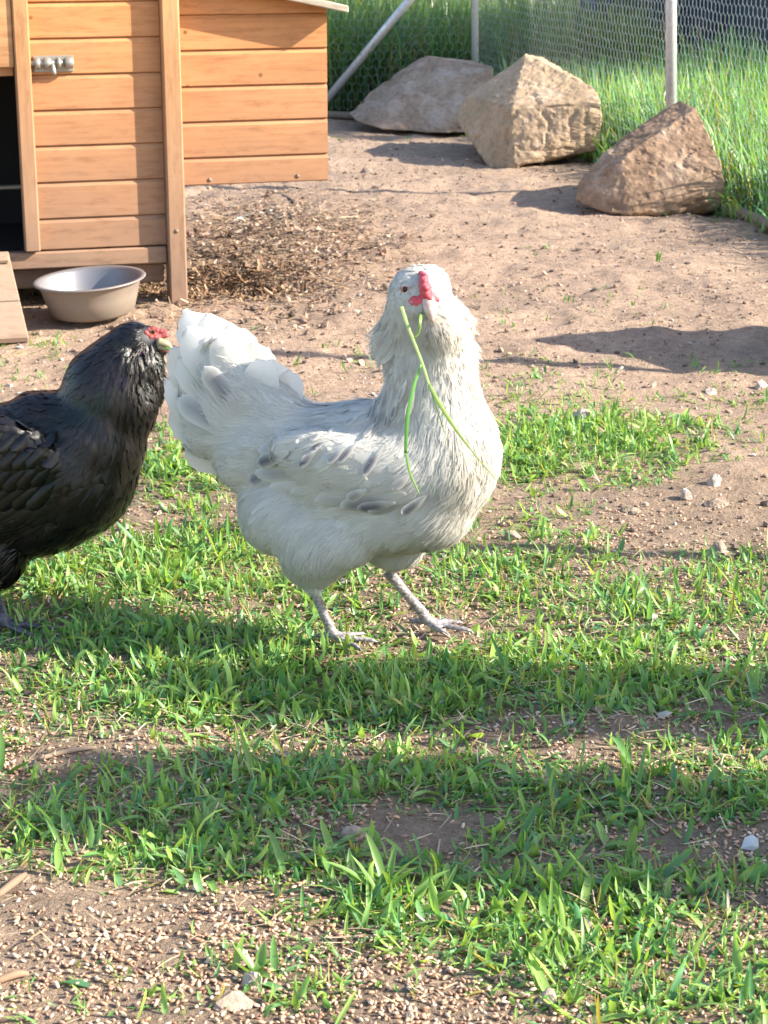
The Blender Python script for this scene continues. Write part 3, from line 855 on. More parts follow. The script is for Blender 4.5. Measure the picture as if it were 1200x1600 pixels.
# density of the sprouted grass, authored from the photograph's clumps
BLOBS = [(920, 690, 130, 42, 1.7), (820, 715, 60, 35, 1.2), (1030, 670, 45, 28, .6), (270, 735, 80, 40, 1.1), (310, 760, 60, 40, .7),
         (60, 910, 170, 50, 1.2), (260, 850, 120, 40, .75), (370, 900, 150, 70, 1.1), (120, 1010, 240, 65, 1.3), (420, 1010, 160, 45, 1.0), (840, 850, 90, 50, .55),
         (760, 900, 120, 35, .6), (1000, 940, 240, 60, .75), (620, 940, 60, 30, .5), (920, 1060, 330, 55, 1.7), (560, 1080, 220, 50, 1.4), (230, 1080, 230, 45, 1.1),
         (1180, 900, 60, 45, .7), (420, 1180, 160, 30, .7), (160, 1195, 70, 20, .7), (830, 1170, 170, 22, .5), (1130, 1160, 80, 25, .5), (330, 1260, 250, 60, 1.25), (560, 1210, 150, 40, 1.1),
         (1000, 1230, 240, 50, 1.3), (690, 1210, 80, 40, .8), (830, 1310, 170, 50, 1.0), (120, 1310, 140, 35, .85), (1130, 1240, 80, 50, .7), (470, 1350, 150, 35, .8), (600, 1400, 70, 55, 1.2),
         (420, 1420, 110, 30, .6), (780, 1400, 160, 55, .95), (1000, 1400, 180, 50, .9), (980, 1480, 200, 50, .6), (700, 1470, 120, 30, .5), (1060, 1560, 170, 50, .75), (480, 1560, 80, 35, .4), (280, 1570, 70, 25, .3),
         (1170, 1400, 50, 60, .6), (850, 1530, 330, 60, .65), (430, 1480, 150, 45, .5), (120, 1580, 130, 30, .25), (500, 1590, 120, 30, .3), (60, 1260, 90, 50, .6), (250, 1330, 160, 40, .5), (1000, 1590, 200, 40, .4), (200, 1540, 150, 40, .18), (620, 1330, 120, 30, .4), (1150, 650, 60, 35, .22), (880, 620, 90, 20, .18), (700, 800, 60, 40, .3), (540, 940, 60, 40, .6), (340, 1500, 60, 30, .28), (130, 1470, 130, 20, .2), (20, 1440, 30, 40, .3),
         (60, 535, 60, 12, .22), (20, 1150, 50, 30, .5)]
BARE = [(640, 1290, 85, 38, 2.2), (110, 1165, 110, 20, .8), (120, 1430, 180, 30, 1.0), (680, 1560, 100, 45, .9), (1110, 790, 90, 35, .7), (200, 790, 50, 25, .8), (600, 1150, 120, 14, .5), (700, 970, 50, 18, .5),
        (1130, 1320, 90, 22, .5), (180, 1480, 200, 50, .5)]
def density(x, y):
    px, py = to_px(x, y)
    d = np.zeros_like(px)
    for cx, cy, rx, ry, w in BLOBS: d += w*np.exp(-((px-cx)/rx)**2-((py-cy)/ry)**2)
    for cx, cy, rx, ry, w in BARE: d -= w*np.exp(-((px-cx)/rx)**2-((py-cy)/ry)**2)
    outside = np.clip((np.abs(px-600)-640)/200, 0, 1)*(py > 800)*.8
    d = d + outside
    p = np.stack([x, y, 0*x], 1)
    d = d*(.6+1.0*np.clip(fbm(p, 13, 2, 51)+.25, 0, 1)) + (py > 560)*.03
    return d
def grass_cols(n, yellow=.3):
    b = np.array([.10, .26, .085]); g2 = np.array([.25, .41, .115]); bl = np.array([.06, .215, .125])
    u = rng.random(n)[:, None]; v = rng.random(n)[:, None]
    c = b*(1-u)+g2*u; c = np.where(v < .22, c*.45+bl*.55, c)
    c = np.where(v > 1-yellow*.25, np.array([.32, .30, .10])*(.7+.5*u), c)
    return c*(.8+.45*rng.random((n, 1)))
# tufts
nt_try = 62000
tx = rng.uniform(-1.25, 1.3, nt_try); ty = 1.15*np.exp(rng.random(nt_try)*math.log(4.3/1.15))
keepp = density(tx, ty)*.74*(ty/2.2)**1.0
k = rng.random(nt_try) < keepp
# keep tufts clear of the hens' legs so that the feet show
for (px, py) in ((700, 985), (505, 985), (640, 950)):
    q = G(px, py); k &= ~(((tx-q.x)**2 + ((ty-q.y)/1.2)**2) < .028**2)
tx, ty = tx[k], ty[k]
nb = rng.integers(4, 10, len(tx))
ti = np.repeat(np.arange(len(tx)), nb); n = len(ti)
bx = tx[ti] + rng.normal(0, .009, n); by = ty[ti] + rng.normal(0, .010, n)
P0 = np.stack([bx, by, gz(bx, by)-.002], 1)
az = rng.uniform(0, 2*math.pi, n)
dl = np.clip(density(tx, ty), 0, 1.6)[ti]
L = (rng.gamma(3, .0058, n)+.008)*(.66+.22*dl)
L = np.minimum(L, .070)
Wd = (.0020+.0058*rng.random(n)**1.3)*np.clip(L/.030, .6, 1.15)
a0 = np.clip(np.abs(rng.normal(1.08, .45, n)), 0, 1.65); curl = rng.normal(.6, 1.3, n)
curl = np.where(a0+curl > 2.0, 2.0-a0, curl)
c0 = grass_cols(n, .35); isy = c0[:, 0] > c0[:, 1]*.98; Wd = np.where(isy, Wd*.45, Wd)
c1 = c0*np.array([1.35, 1.2, .9]); c0 = c0*np.array([1.15, 1.0, 1.1])
lawn = cat3([blades(P0, az, L, Wd, a0, curl, 5, c0, c1, True, rng.normal(0, 1.3, n))])
print('lawn blades', n)
go = link('grass', npmesh('grass', lawn[0], lawn[1], True, lawn[2]), M_grass)
tag(go, 'short sprouting green grass on the ground of the run', 'grass', kind='stuff')

# a few broad-leaved sprouts that stand out
def leaf_plant(px, py, n, Lm, Wm, label, spread=.9, seed=1):
    r = np.random.default_rng(seed); c = on_ground(px, py)
    P_ = np.repeat(np.array(c[:])[None], n, 0) + r.normal(0, .004, (n, 3))*[1, 1, 0]
    wp = np.interp(np.linspace(0, 1, 8), [0, .2, .55, .85, 1], [.25, .7, 1, .6, .0])
    V, F, C = blades(P_, r.uniform(0, 6.28, n), Lm*r.uniform(.7, 1.1, n), Wm*r.uniform(.8, 1.1, n), r.uniform(.2, spread, n), r.uniform(.2, 1.2, n), 7,
                     np.tile([.13, .26, .06], (n, 1)), np.tile([.22, .36, .10], (n, 1)), True, r.normal(0, .4, n), 0, wp)
    o = link('weed_sprout', npmesh('weed_sprout', V-np.array(c[:]), F, True, C), M_grass, None, c)
    tag(o, label, 'plant', 'broad leaved sprouts')
leaf_plant(2, 1192, 5, .045, .016, 'pale broad-leaved sprout at the left frame edge', 1.35, 3)
leaf_plant(600, 1395, 9, .062, .0075, 'dark upright grass tuft in the middle of the foreground', .6, 5)
leaf_plant(395, 1530, 5, .035, .010, 'small sprout growing behind the whitish stone', .8, 6)
leaf_plant(1030, 410, 4, .035, .006, 'lone thin sprout on the bare dirt left of the right boulder shadow', .5, 8)
leaf_plant(860, 1390, 8, .055, .007, 'sunlit upright tuft right of the middle in the foreground', .6, 9)
leaf_plant(462, 578, 5, .022, .005, 'tiny sprout on the dirt above the white hen back', .8, 10)

# sparse tiny weeds on the dirt
n = 700
wx = rng.uniform(-1.0, 1.3, n); wy = rng.uniform(2.9, 7.0, n)
kk = vnoise(np.stack([wx, wy, 0*wx], 1), 2.2, 61) > .25
wx, wy = wx[kk], wy[kk]; n = len(wx)
P0 = np.stack([wx, wy, gz(wx, wy)], 1); ti = np.repeat(np.arange(n), 3); n = len(ti)
V, F, C = blades(P0[ti]+rng.normal(0, .005, (n, 3))*[1, 1, 0], rng.uniform(0, 6.28, n), rng.uniform(.006, .02, n), rng.uniform(.002, .005, n), rng.uniform(.3, 1.1, n), rng.uniform(0, .8, n), 3, grass_cols(n)*.8, grass_cols(n))
tag(link('seedlings', npmesh('seedlings', V, F, True, C), M_grass), 'tiny green seedlings dotted over the trodden dirt', 'seedlings', kind='stuff')

# tall grass beyond the fence
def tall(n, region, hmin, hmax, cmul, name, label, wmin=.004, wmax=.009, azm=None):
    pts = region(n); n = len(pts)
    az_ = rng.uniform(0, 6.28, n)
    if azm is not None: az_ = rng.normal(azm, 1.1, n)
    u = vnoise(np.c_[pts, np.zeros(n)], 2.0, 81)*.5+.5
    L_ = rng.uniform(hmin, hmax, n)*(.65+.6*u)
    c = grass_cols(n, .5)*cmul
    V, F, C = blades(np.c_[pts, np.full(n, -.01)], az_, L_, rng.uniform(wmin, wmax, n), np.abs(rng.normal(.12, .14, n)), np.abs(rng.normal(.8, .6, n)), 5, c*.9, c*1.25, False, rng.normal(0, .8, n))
    o = link(name, npmesh(name, V, F, True, C), M_grass); tag(o, label, 'grass', kind='stuff')
def reg_right(n):
    s = rng.uniform(-.15, 1.75, n); q = rng.gamma(1.5, .55, n)
    nr = Vector((-fd.y, fd.x, 0)); nr = nr if nr.x > 0 else -nr
    L_ = (FE-FC).length
    x = FC.x + fd.x*L_*s + nr.x*(q+.03); y = FC.y + fd.y*L_*s + nr.y*(q+.03)
    return np.c_[x, y][(y < 7.85)]
def reg_back(n):
    return np.c_[rng.uniform(-2.2, 1.0, n), FC.y + .07 + rng.gamma(1.6, .55, n)]
tall(34000, reg_right, .14, .32, 1.0, 'tall_grass', 'bright sunlit tall grass outside the right fence')
tall(26000, reg_back, .26, .52, .5, 'tall_grass', 'long grass outside the back fence, shade painted in as deep green')  # colour darkened to paint in the shade on the back grass
tall(700, lambda n: (lambda s: np.c_[FC.x+fd.x*s-.03*rng.random(n), FC.y+fd.y*s+rng.normal(0, .02, n)+.02])(rng.uniform(.05, 3.4, n)), .05, .16, 1.05, 'fence_grass', 'grass poking through the base of the wire between the boulders')

# unseen bushes added to cast shade, and the hedge
def leaves(cen, rad, n, size, col, seed, shell=.4):
    r = np.random.default_rng(seed)
    d = r.normal(size=(n, 3)); d /= np.linalg.norm(d, axis=1)[:, None]
    q = (shell + (1-shell)*r.random(n)**.6)*(1+.28*vnoise(d, 2.3, seed))
    P_ = np.array(cen)[None] + d*q[:, None]*np.array(rad)[None]
    P_[:, 2] = np.maximum(P_[:, 2], .02)
    c = np.array(col)[None]*(.6+.8*r.random((n, 1)))
    return blades(P_, r.uniform(0, 6.28, n), size*r.uniform(.6, 1.3, n), size*.55*r.uniform(.7, 1.2, n), r.uniform(.3, 2.2, n), r.uniform(-.3, .8, n), 2, c, c*1.1, False)
def shade_shrub(x, y, blobs, n, size, col, label, seed, group):
    e = empty('shade_shrub', (x, y, 0)); tag(e, label, 'shade_shrub', group)
    parts = [leaves((x+a, y+b, z), (rx, ry, rz), int(n*w), size, col, seed+i) for i, (a, b, z, rx, ry, rz, w) in enumerate(blobs)]
    V, F, C = cat3(parts)
    me = npmesh('foliage', V-np.array([x, y, 0]), F, True, C); me.materials.append(M_leaf)
    o = bpy.data.objects.new('foliage', me); sc.collection.objects.link(o); o.parent = e
    st = []
    for (a, b, z, rx, ry, rz, w) in blobs:
        st.append(tube_arr(smooth_path([(x, y, -.02), (x+a*.4, y+b*.4, z*.5), (x+a, y+b, z+rz*.5)], 6), [.014, .012, .01, .008, .005, .003], 7))
    addarr('stem', join_arr(st), M_bark, e)
M_bark = simple('bark', (.12, .085, .06), .9)
shade_shrub(1.72, 1.78, [(0, 0, .40, .12, .105, .40, .5), (.02, .0, .92, .12, .09, .27, .35), (.1, -.03, .3, .14, .10, .28, .2)], 4200, .055, (.07, .13, .04), 'narrow leafy shrub added out of view to cast the farther shadow band', 5, 'unseen shadow casters')  # out of view, added and shaped to cast a shadow band
shade_shrub(1.60, 1.49, [(0, 0, .42, .14, .13, .42, .5), (-.02, .02, .95, .12, .13, .24, .25), (.04, -.09, .60, .12, .05, .34, .2)], 4200, .055, (.07, .13, .04), 'narrow leafy shrub added out of view to cast the nearer shadow band', 15, 'unseen shadow casters')  # second unseen caster, added for the nearer band of shadow
shade_shrub(4.7, 7.35, [(0, 0, 2.3, 1.0, .85, .95, 1.0), (.5, .5, 1.6, .8, .7, .7, .5), (-.2, -.5, 2.9, .7, .6, .6, .4)], 4200, .13, (.06, .12, .035), 'large leafy bush added out of view to shade the back grass', 45, 'bushes outside the fence')  # added out of view so its shadow darkens the back grass
hp = []
e = empty('hedge', (0, 13, 0)); tag(e, 'dark green hedge standing far behind the tall grass', 'hedge')
for i in range(16):
    hp.append(leaves((-6+i*.95, 13+.3*math.sin(i*2.1), .9), (.9, .8, 1.0), 650, .13, (.05, .11, .035), 100+i, .7))
V, F, C = cat3(hp); me = npmesh('foliage', V-np.array([0, 13, 0]), F, True, C); me.materials.append(M_leaf)
o = bpy.data.objects.new('foliage', me); sc.collection.objects.link(o); o.parent = e

# ------------------------------------------------------------ scattered grain, crumbs, straw
def ellips(P, size, axis_az, tilt, cols, ratio=(.5, .42), seg=6, rings=4, jitter=0.0):
    th = np.linspace(0, math.pi, rings+1); V = []
    base = [(math.cos(0), 0, 0)]
    pts = [(1, 0, 0)]
    for i in range(1, rings):
        for k in range(seg):
            a = 2*math.pi*k/seg
            pts.append((math.cos(th[i]), math.sin(th[i])*math.cos(a)*ratio[0], math.sin(th[i])*math.sin(a)*ratio[1]))
    pts.append((-1, 0, 0)); pts = np.array(pts); m = len(pts)
    f = []
    for k in range(seg): f.append((0, 1+k, 1+(k+1) % seg))
    for i in range(rings-2):
        for k in range(seg):
            a = 1+i*seg+k; b = 1+i*seg+(k+1) % seg
            f.append((a, a+seg, b+seg)); f.append((a, b+seg, b))
    for k in range(seg): f.append((m-1, 1+(rings-2)*seg+(k+1) % seg, 1+(rings-2)*seg+k))
    f = np.array(f); n = len(P)
    q = pts[None]*size[:, None, None]
    if jitter: q = q*(1+jitter*rng.normal(size=(n, m, 1)))
    ca, sa = np.cos(axis_az), np.sin(axis_az); ct, st = np.cos(tilt), np.sin(tilt)
    x = q[..., 0]*ct[:, None] - q[..., 2]*st[:, None]; z = q[..., 0]*st[:, None] + q[..., 2]*ct[:, None]; y = q[..., 1]
    X_ = x*ca[:, None]-y*sa[:, None]; Y_ = x*sa[:, None]+y*ca[:, None]
    V = np.stack([X_, Y_, z], -1) + P[:, None]
    F = (f[None]+(np.arange(n)*m)[:, None, None]).reshape(-1, 3)
    C = np.repeat(cols[:, None], m, 1).reshape(-1, 3)
    return V.reshape(-1, 3), F, C
def grain_density(x, y):
    px, py = to_px(x, y)
    p = np.stack([x, y, 0*x], 1)
    d = np.interp(py, [780, 850, 1000, 1150, 1350, 1450, 1600], [.04, .30, .5, .55, .7, 1.0, 1.05])
    d = d*(.22+1.15*np.clip(fbm(p, 10, 3, 91)+.35, 0, 1))
    d *= 1-.85*np.exp(-((px-640)/80)**2-((py-1285)/30)**2)
    d *= 1-.6*np.exp(-((px-110)/150)**2-((py-1405)/35)**2)
    d *= 1-.5*np.exp(-((px-300)/250)**2-((py-1060)/60)**2)
    return d
nT = 80000
gx = rng.uniform(-.72, .75, nT); gy = rng.uniform(1.22, 2.75, nT)
wfr = np.abs(gx) < (.20*gy+.13)
k = (rng.random(nT) < grain_density(gx, gy)*.95) & wfr
gx, gy = gx[k], gy[k]; n = len(gx); print('grains', n)
pal = np.array([[.42, .26, .16], [.48, .31, .19], [.54, .38, .25], [.36, .20, .12], [.60, .48, .36], [.45, .27, .19], [.30, .18, .12]])
gc = pal[rng.integers(0, len(pal), n)]*(.75+.5*rng.random((n, 1)))
sz = rng.uniform(.0020, .0038, n)
gc = gc*np.array([.98, .95, .92])
gv = ellips(np.stack([gx, gy, gz(gx, gy)+sz*.35*rng.uniform(.2, 2.2, n)], 1), sz, rng.uniform(0, 6.28, n), rng.normal(0, .35, n), gc)
tag(link('grain', npmesh('grain', gv[0], gv[1], True, gv[2]), M_grain), 'scattered tan wheat grain lying on the soil', 'grain', kind='stuff')
# crumbs and grit on the dirt
nC = 34000
cx = rng.uniform(-1.1, 1.2, nC); cy = 1.9*np.exp(rng.random(nC)*math.log(8.0/1.9))
w = .25+.75*np.clip(fbm(np.stack([cx, cy, 0*cx], 1), 5, 3, 95)+.4, 0, 1)
k = rng.random(nC) < w; cx, cy = cx[k], cy[k]; n = len(cx)
sz = np.minimum(rng.gamma(1.6, .0011, n)+.0008, .011)
u = rng.random((n, 1)); cc = np.array([.40, .27, .19])*(.35+.9*u); cc = np.where(rng.random((n, 1)) < .12, np.array([.40, .34, .30]), cc); cc = np.where(rng.random((n, 1)) < .28, np.array([.11, .08, .06]), cc)
cv_ = ellips(np.stack([cx, cy, gz(cx, cy)+sz*.3], 1), sz, rng.uniform(0, 6.28, n), rng.normal(0, .3, n), cc, (.8, .6), 5, 3, .22)
tag(link('soil_crumbs', npmesh('soil_crumbs', cv_[0], cv_[1], False, cv_[2]), M_bits), 'crumbs of soil and grit scattered over the run', 'soil crumbs', kind='stuff')
g = G(420, 395); n = 900
cx = g.x+rng.normal(0, .15, n); cy = g.y+rng.normal(0, .36, n); sz = np.minimum(rng.gamma(2, .0018, n)+.0012, .013)
cc = np.array([[.10, .07, .05], [.16, .10, .07], [.34, .23, .16], [.24, .15, .10]])[rng.integers(0, 4, n)]*(.7+.6*rng.random((n, 1)))
cv_ = ellips(np.stack([cx, cy, gz(cx, cy)+sz*.5], 1), sz, rng.uniform(0, 6.28, n), rng.normal(0, .5, n), cc, (.8, .6), 5, 3, .25)
tag(link('litter_clods', npmesh('litter_clods', cv_[0], cv_[1], False, cv_[2]), M_bits), 'dark clods mixed into the litter beside the coop', 'litter', kind='stuff')
# straw and chips
def straw(n, cxp, cyp, sx, sy, Lr, Wr, cols, name, label, zoff=.002, tilt=.15):
    g = G(cxp, cyp); x = g.x+rng.normal(0, sx, n); y = g.y+rng.normal(0, sy, n)
    c = np.array(cols)[rng.integers(0, len(cols), n)]*(.6+.7*rng.random((n, 1)))
    V, F, C = blades(np.stack([x, y, gz(x, y)+zoff+rng.random(n)*.008], 1), rng.uniform(0, 6.28, n), rng.uniform(*Lr, n), rng.uniform(*Wr, n), math.pi/2-np.abs(rng.normal(0, tilt, n)), rng.normal(.1, .25, n), 3, c, c, True, None, .5)
    tag(link(name, npmesh(name, V, F, True, C), M_bits), label, 'litter', kind='stuff')
straw(4200, 425, 385, .155, .40, (.006, .030), (.002, .007), [(.34, .20, .10), (.20, .11, .06), (.42, .30, .19), (.09, .06, .045), (.26, .20, .13), (.5, .40, .30), (.12, .09, .07)], 'bedding_litter', 'brown bedding litter and wood chips heaped beside the coop')
straw(1500, 345, 448, .11, .07, (.008, .03), (.003, .008), [(.26, .14, .07), (.12, .07, .04), (.38, .25, .15), (.06, .04, .03)], 'bedding_litter', 'dark litter in the hollow at the foot of the coop post', .002, .4)
straw(900, 250, 455, .12, .06, (.008, .03), (.002, .005), [(.42, .28, .16), (.25, .16, .09)], 'bedding_litter', 'litter under the coop behind the bowl', .002, .3)
straw(1500, 650, 420, .55, 1.0, (.006, .035), (.0012, .003), [(.45, .34, .24), (.2, .14, .1), (.12, .09, .07)], 'straw_bits', 'thin bits of straw strewn across the dirt', .001, .08)
straw(900, 550, 1200, .34, .30, (.008, .035), (.0008, .0025), [(.55, .42, .27), (.42, .3, .18)], 'straw_bits', 'dry stems lying among the foreground grass', .003, .15)
straw(1500, 500, 950, .32, .28, (.008, .03), (.0008, .0022), [(.42, .34, .22), (.30, .22, .14), (.22, .26, .12)], 'straw_bits', 'dry thatch in the sprouting grass around the hens', .002, .25)
def stick(px0, py0, px1, py1, r, col, label, name='stick', grp='twigs on the ground'):
    a, b = on_ground(px0, py0, r), on_ground(px1, py1, r)
    md = a.lerp(b, .5)+Vector((.003, .002, .002))
    V, F = tube_arr(smooth_path([a, md, b], 8), lerp_list([r*.8, r, r*.5], 8), 7)
    base = np.array(a[:]); me = npmesh(name, V-base, F)
    o = link(name, me, simple('twig_bark', col, .85), None, a); tag(o, label, 'twig', grp)
stick(362, 348, 432, 332, .0035, (.33, .36, .36), 'grey plastic-like strip lying on the litter heap')
stick(425, 300, 462, 318, .004, (.09, .06, .045), 'dark short twig below the nest box')
stick(60, 1178, 150, 1160, .003, (.33, .23, .15), 'tan stem lying on bare soil at the left')
stick(-5, 1410, 40, 1368, .004, (.22, .14, .09), 'brown split twig at the lower left edge')
stick(-5, 1553, 45, 1538, .0035, (.26, .16, .10), 'reddish tan stick in the grain at the bottom left')
stick(470, 355, 560, 345, .003, (.45, .34, .24), 'long pale straw on the litter heap')

# ------------------------------------------------------------ hens
GREY = np.array([.21, .20, .225])
def centreline(Pb, D, Nn, L, lift, droop, t):
    cen = Pb[:, None] + D[:, None]*(L[:, None]*t)[..., None] + Nn[:, None]*((lift[:, None]*t - droop[:, None]*t**2)*L[:, None])[..., None]
    return cen, np.repeat(Nn[:, None], len(t), 1), np.repeat(D[:, None], len(t), 1)
def conform(bvh, Pb, D, Nn, L, lift, t, h0):
    """centre lines that follow the skin and rise from it towards the tip"""
    n, m = len(Pb), len(t)
    cen = np.zeros((n, m, 3)); NN = np.zeros((n, m, 3)); DD = np.zeros((n, m, 3))
    for i in range(n):
        p = Vector(Pb[i]); nn = Vector(Nn[i]); d = Vector(D[i]); q = p.copy(); fr = lift[i]
        for k in range(m):
            if k:
                q = q + d*(L[i]*(t[k]-t[k-1]))
                loc, nr, _, ds = bvh.find_nearest(q)
                nr = nr if nr.dot(nn) > 0 else nn
                nn = (nn*.35+nr*.65).normalized()
                if ds > .02: loc = q - nn*.004
                q = loc.lerp(q, min(.9, fr*1.2)) if (q-loc).dot(nn) > 0 else loc
                d = (d - nn*d.dot(nn)).normalized()
            cen[i, k] = q + nn*(h0[i]+fr*L[i]*t[k]*(1-.25*t[k])); NN[i, k] = nn; DD[i, k] = d
    return cen, NN, DD
def feathers(CN, L, Wd, cA, cB, gray, rs, t, cup=.14, jitter=.08, prof=None, swept=.20):
    """vaned feathers with a frayed edge; returns V, F, C, UV, smooth normals"""
    cen, NN, DD = CN; n, rows = cen.shape[:2]
    if prof is None: prof = np.interp(t, [0, .22, .48, .72, .9, 1.0], [.22, .72, 1.0, .95, .62, .12])
    S = np.cross(DD, NN); S /= np.linalg.norm(S, axis=2, keepdims=True)
    cols_u = np.array([-1, -.5, 0, .5, 1.0])
    jit = 1 + jitter*rs.normal(size=(n, rows, 5))*np.abs(cols_u)
    hw = (Wd/2)[:, None, None]*prof[None, :, None]*cols_u[None, None]*jit
    tipj = rs.normal(size=(n, rows, 5))*.35*jitter*L[:, None, None]*(t[None, :, None])**2
    back_ = -np.abs(cols_u)[None, None]**1.5*swept*Wd[:, None, None]*(t[None, :, None])
    V = cen[:, :, None] + S[:, :, None]*hw[..., None] - NN[:, :, None]*(cup*np.abs(hw)*np.abs(cols_u))[..., None] + DD[:, :, None]*(tipj+back_)[..., None]
    k = 5; f = []
    for i in range(rows-1):
        for j in range(k-1):
            a = i*k+j; f.append((a, a+1, a+k+1, a+k))
    f = np.array(f); m = rows*k
    F = (f[None]+(np.arange(n)*m)[:, None, None]).reshape(-1, 4)
    tt = t[None, :, None, None]; cu = np.abs(cols_u)[None, None, :, None]
    C = cA[:, None, None]*(1-tt) + cB[:, None, None]*tt + 0*cu
    gm = np.clip(gray, 0, 1)[:, None, None, None]*np.clip(1.25-cu*1.1, 0, 1)*np.clip((tt-.2)*3, 0, 1)*np.clip((1.02-tt)*6, 0, 1)
    C = C*(1-gm) + GREY*gm
    UV = np.zeros((n, rows, 5, 3)); UV[..., 0] = cols_u; UV[..., 1] = t[None, :, None]; UV[..., 2] = rs.random(n)[:, None, None]
    NV = NN[:, :, None] + S[:, :, None]*(cols_u*.5)[None, None, :, None]
    return V.reshape(-1, 3), F, C.reshape(-1, 3), UV.reshape(-1, 3), np.broadcast_to(NV, V.shape).reshape(-1, 3)
def down(CN, L, Wd, cA, cB, rs, t, nst=13, fine=1.0):
    """soft tufts: each a fan of fine tapering barbs"""
    cen0, NN0, DD0 = CN; n = len(cen0); mt = len(t)
    i = np.repeat(np.arange(n), nst); m = len(i)
    u = np.tile(np.linspace(-1, 1, nst), n) + rs.normal(0, .12, m)
    ls = (1-.25*u**2)*rs.uniform(.7, 1.1, m)
    cen, NN, DD = cen0[i], NN0[i], DD0[i]
    cen = cen[:, :1] + (cen-cen[:, :1])*ls[:, None, None]
    S = np.cross(DD, NN); S /= np.linalg.norm(S, axis=2, keepdims=True)
    spread = u*(Wd[i]/2); Ls = L[i]*ls
    cen = cen + S*(spread[:, None]*np.sqrt(t))[..., None] + NN*((rs.normal(.02, .045, m)*Ls)[:, None]*t)[..., None]
    cen += rs.normal(0, 1, cen.shape)*(.012*Ls[:, None]*t)[..., None]
    w = (.00038+.017*Wd[i])[:, None]*np.interp(t, [0, .7, 1], [1, .75, .12])[None]*fine
    tl = rs.normal(0, .3, m)[:, None, None]
    ax = S*np.cos(tl) + NN*np.sin(tl)
    V = np.stack([cen-ax*w[..., None], cen+ax*w[..., None]], 2)
    f = np.array([(2*k, 2*k+1, 2*k+3, 2*k+2) for k in range(mt-1)])
    F = (f[None]+(np.arange(m)*2*mt)[:, None, None]).reshape(-1, 4)
    tt = np.repeat(t, 2)[None, :, None]
    C = cA[i][:, None]*(1-tt)+cB[i][:, None]*tt
    UV = np.zeros((m, 2*mt, 3)); UV[..., 1] = np.repeat(t, 2); UV[..., 2] = rs.random(m)[:, None]
    return V.reshape(-1, 3), F, C.reshape(-1, 3), UV.reshape(-1, 3), np.repeat(NN, 2, 1).reshape(-1, 3)

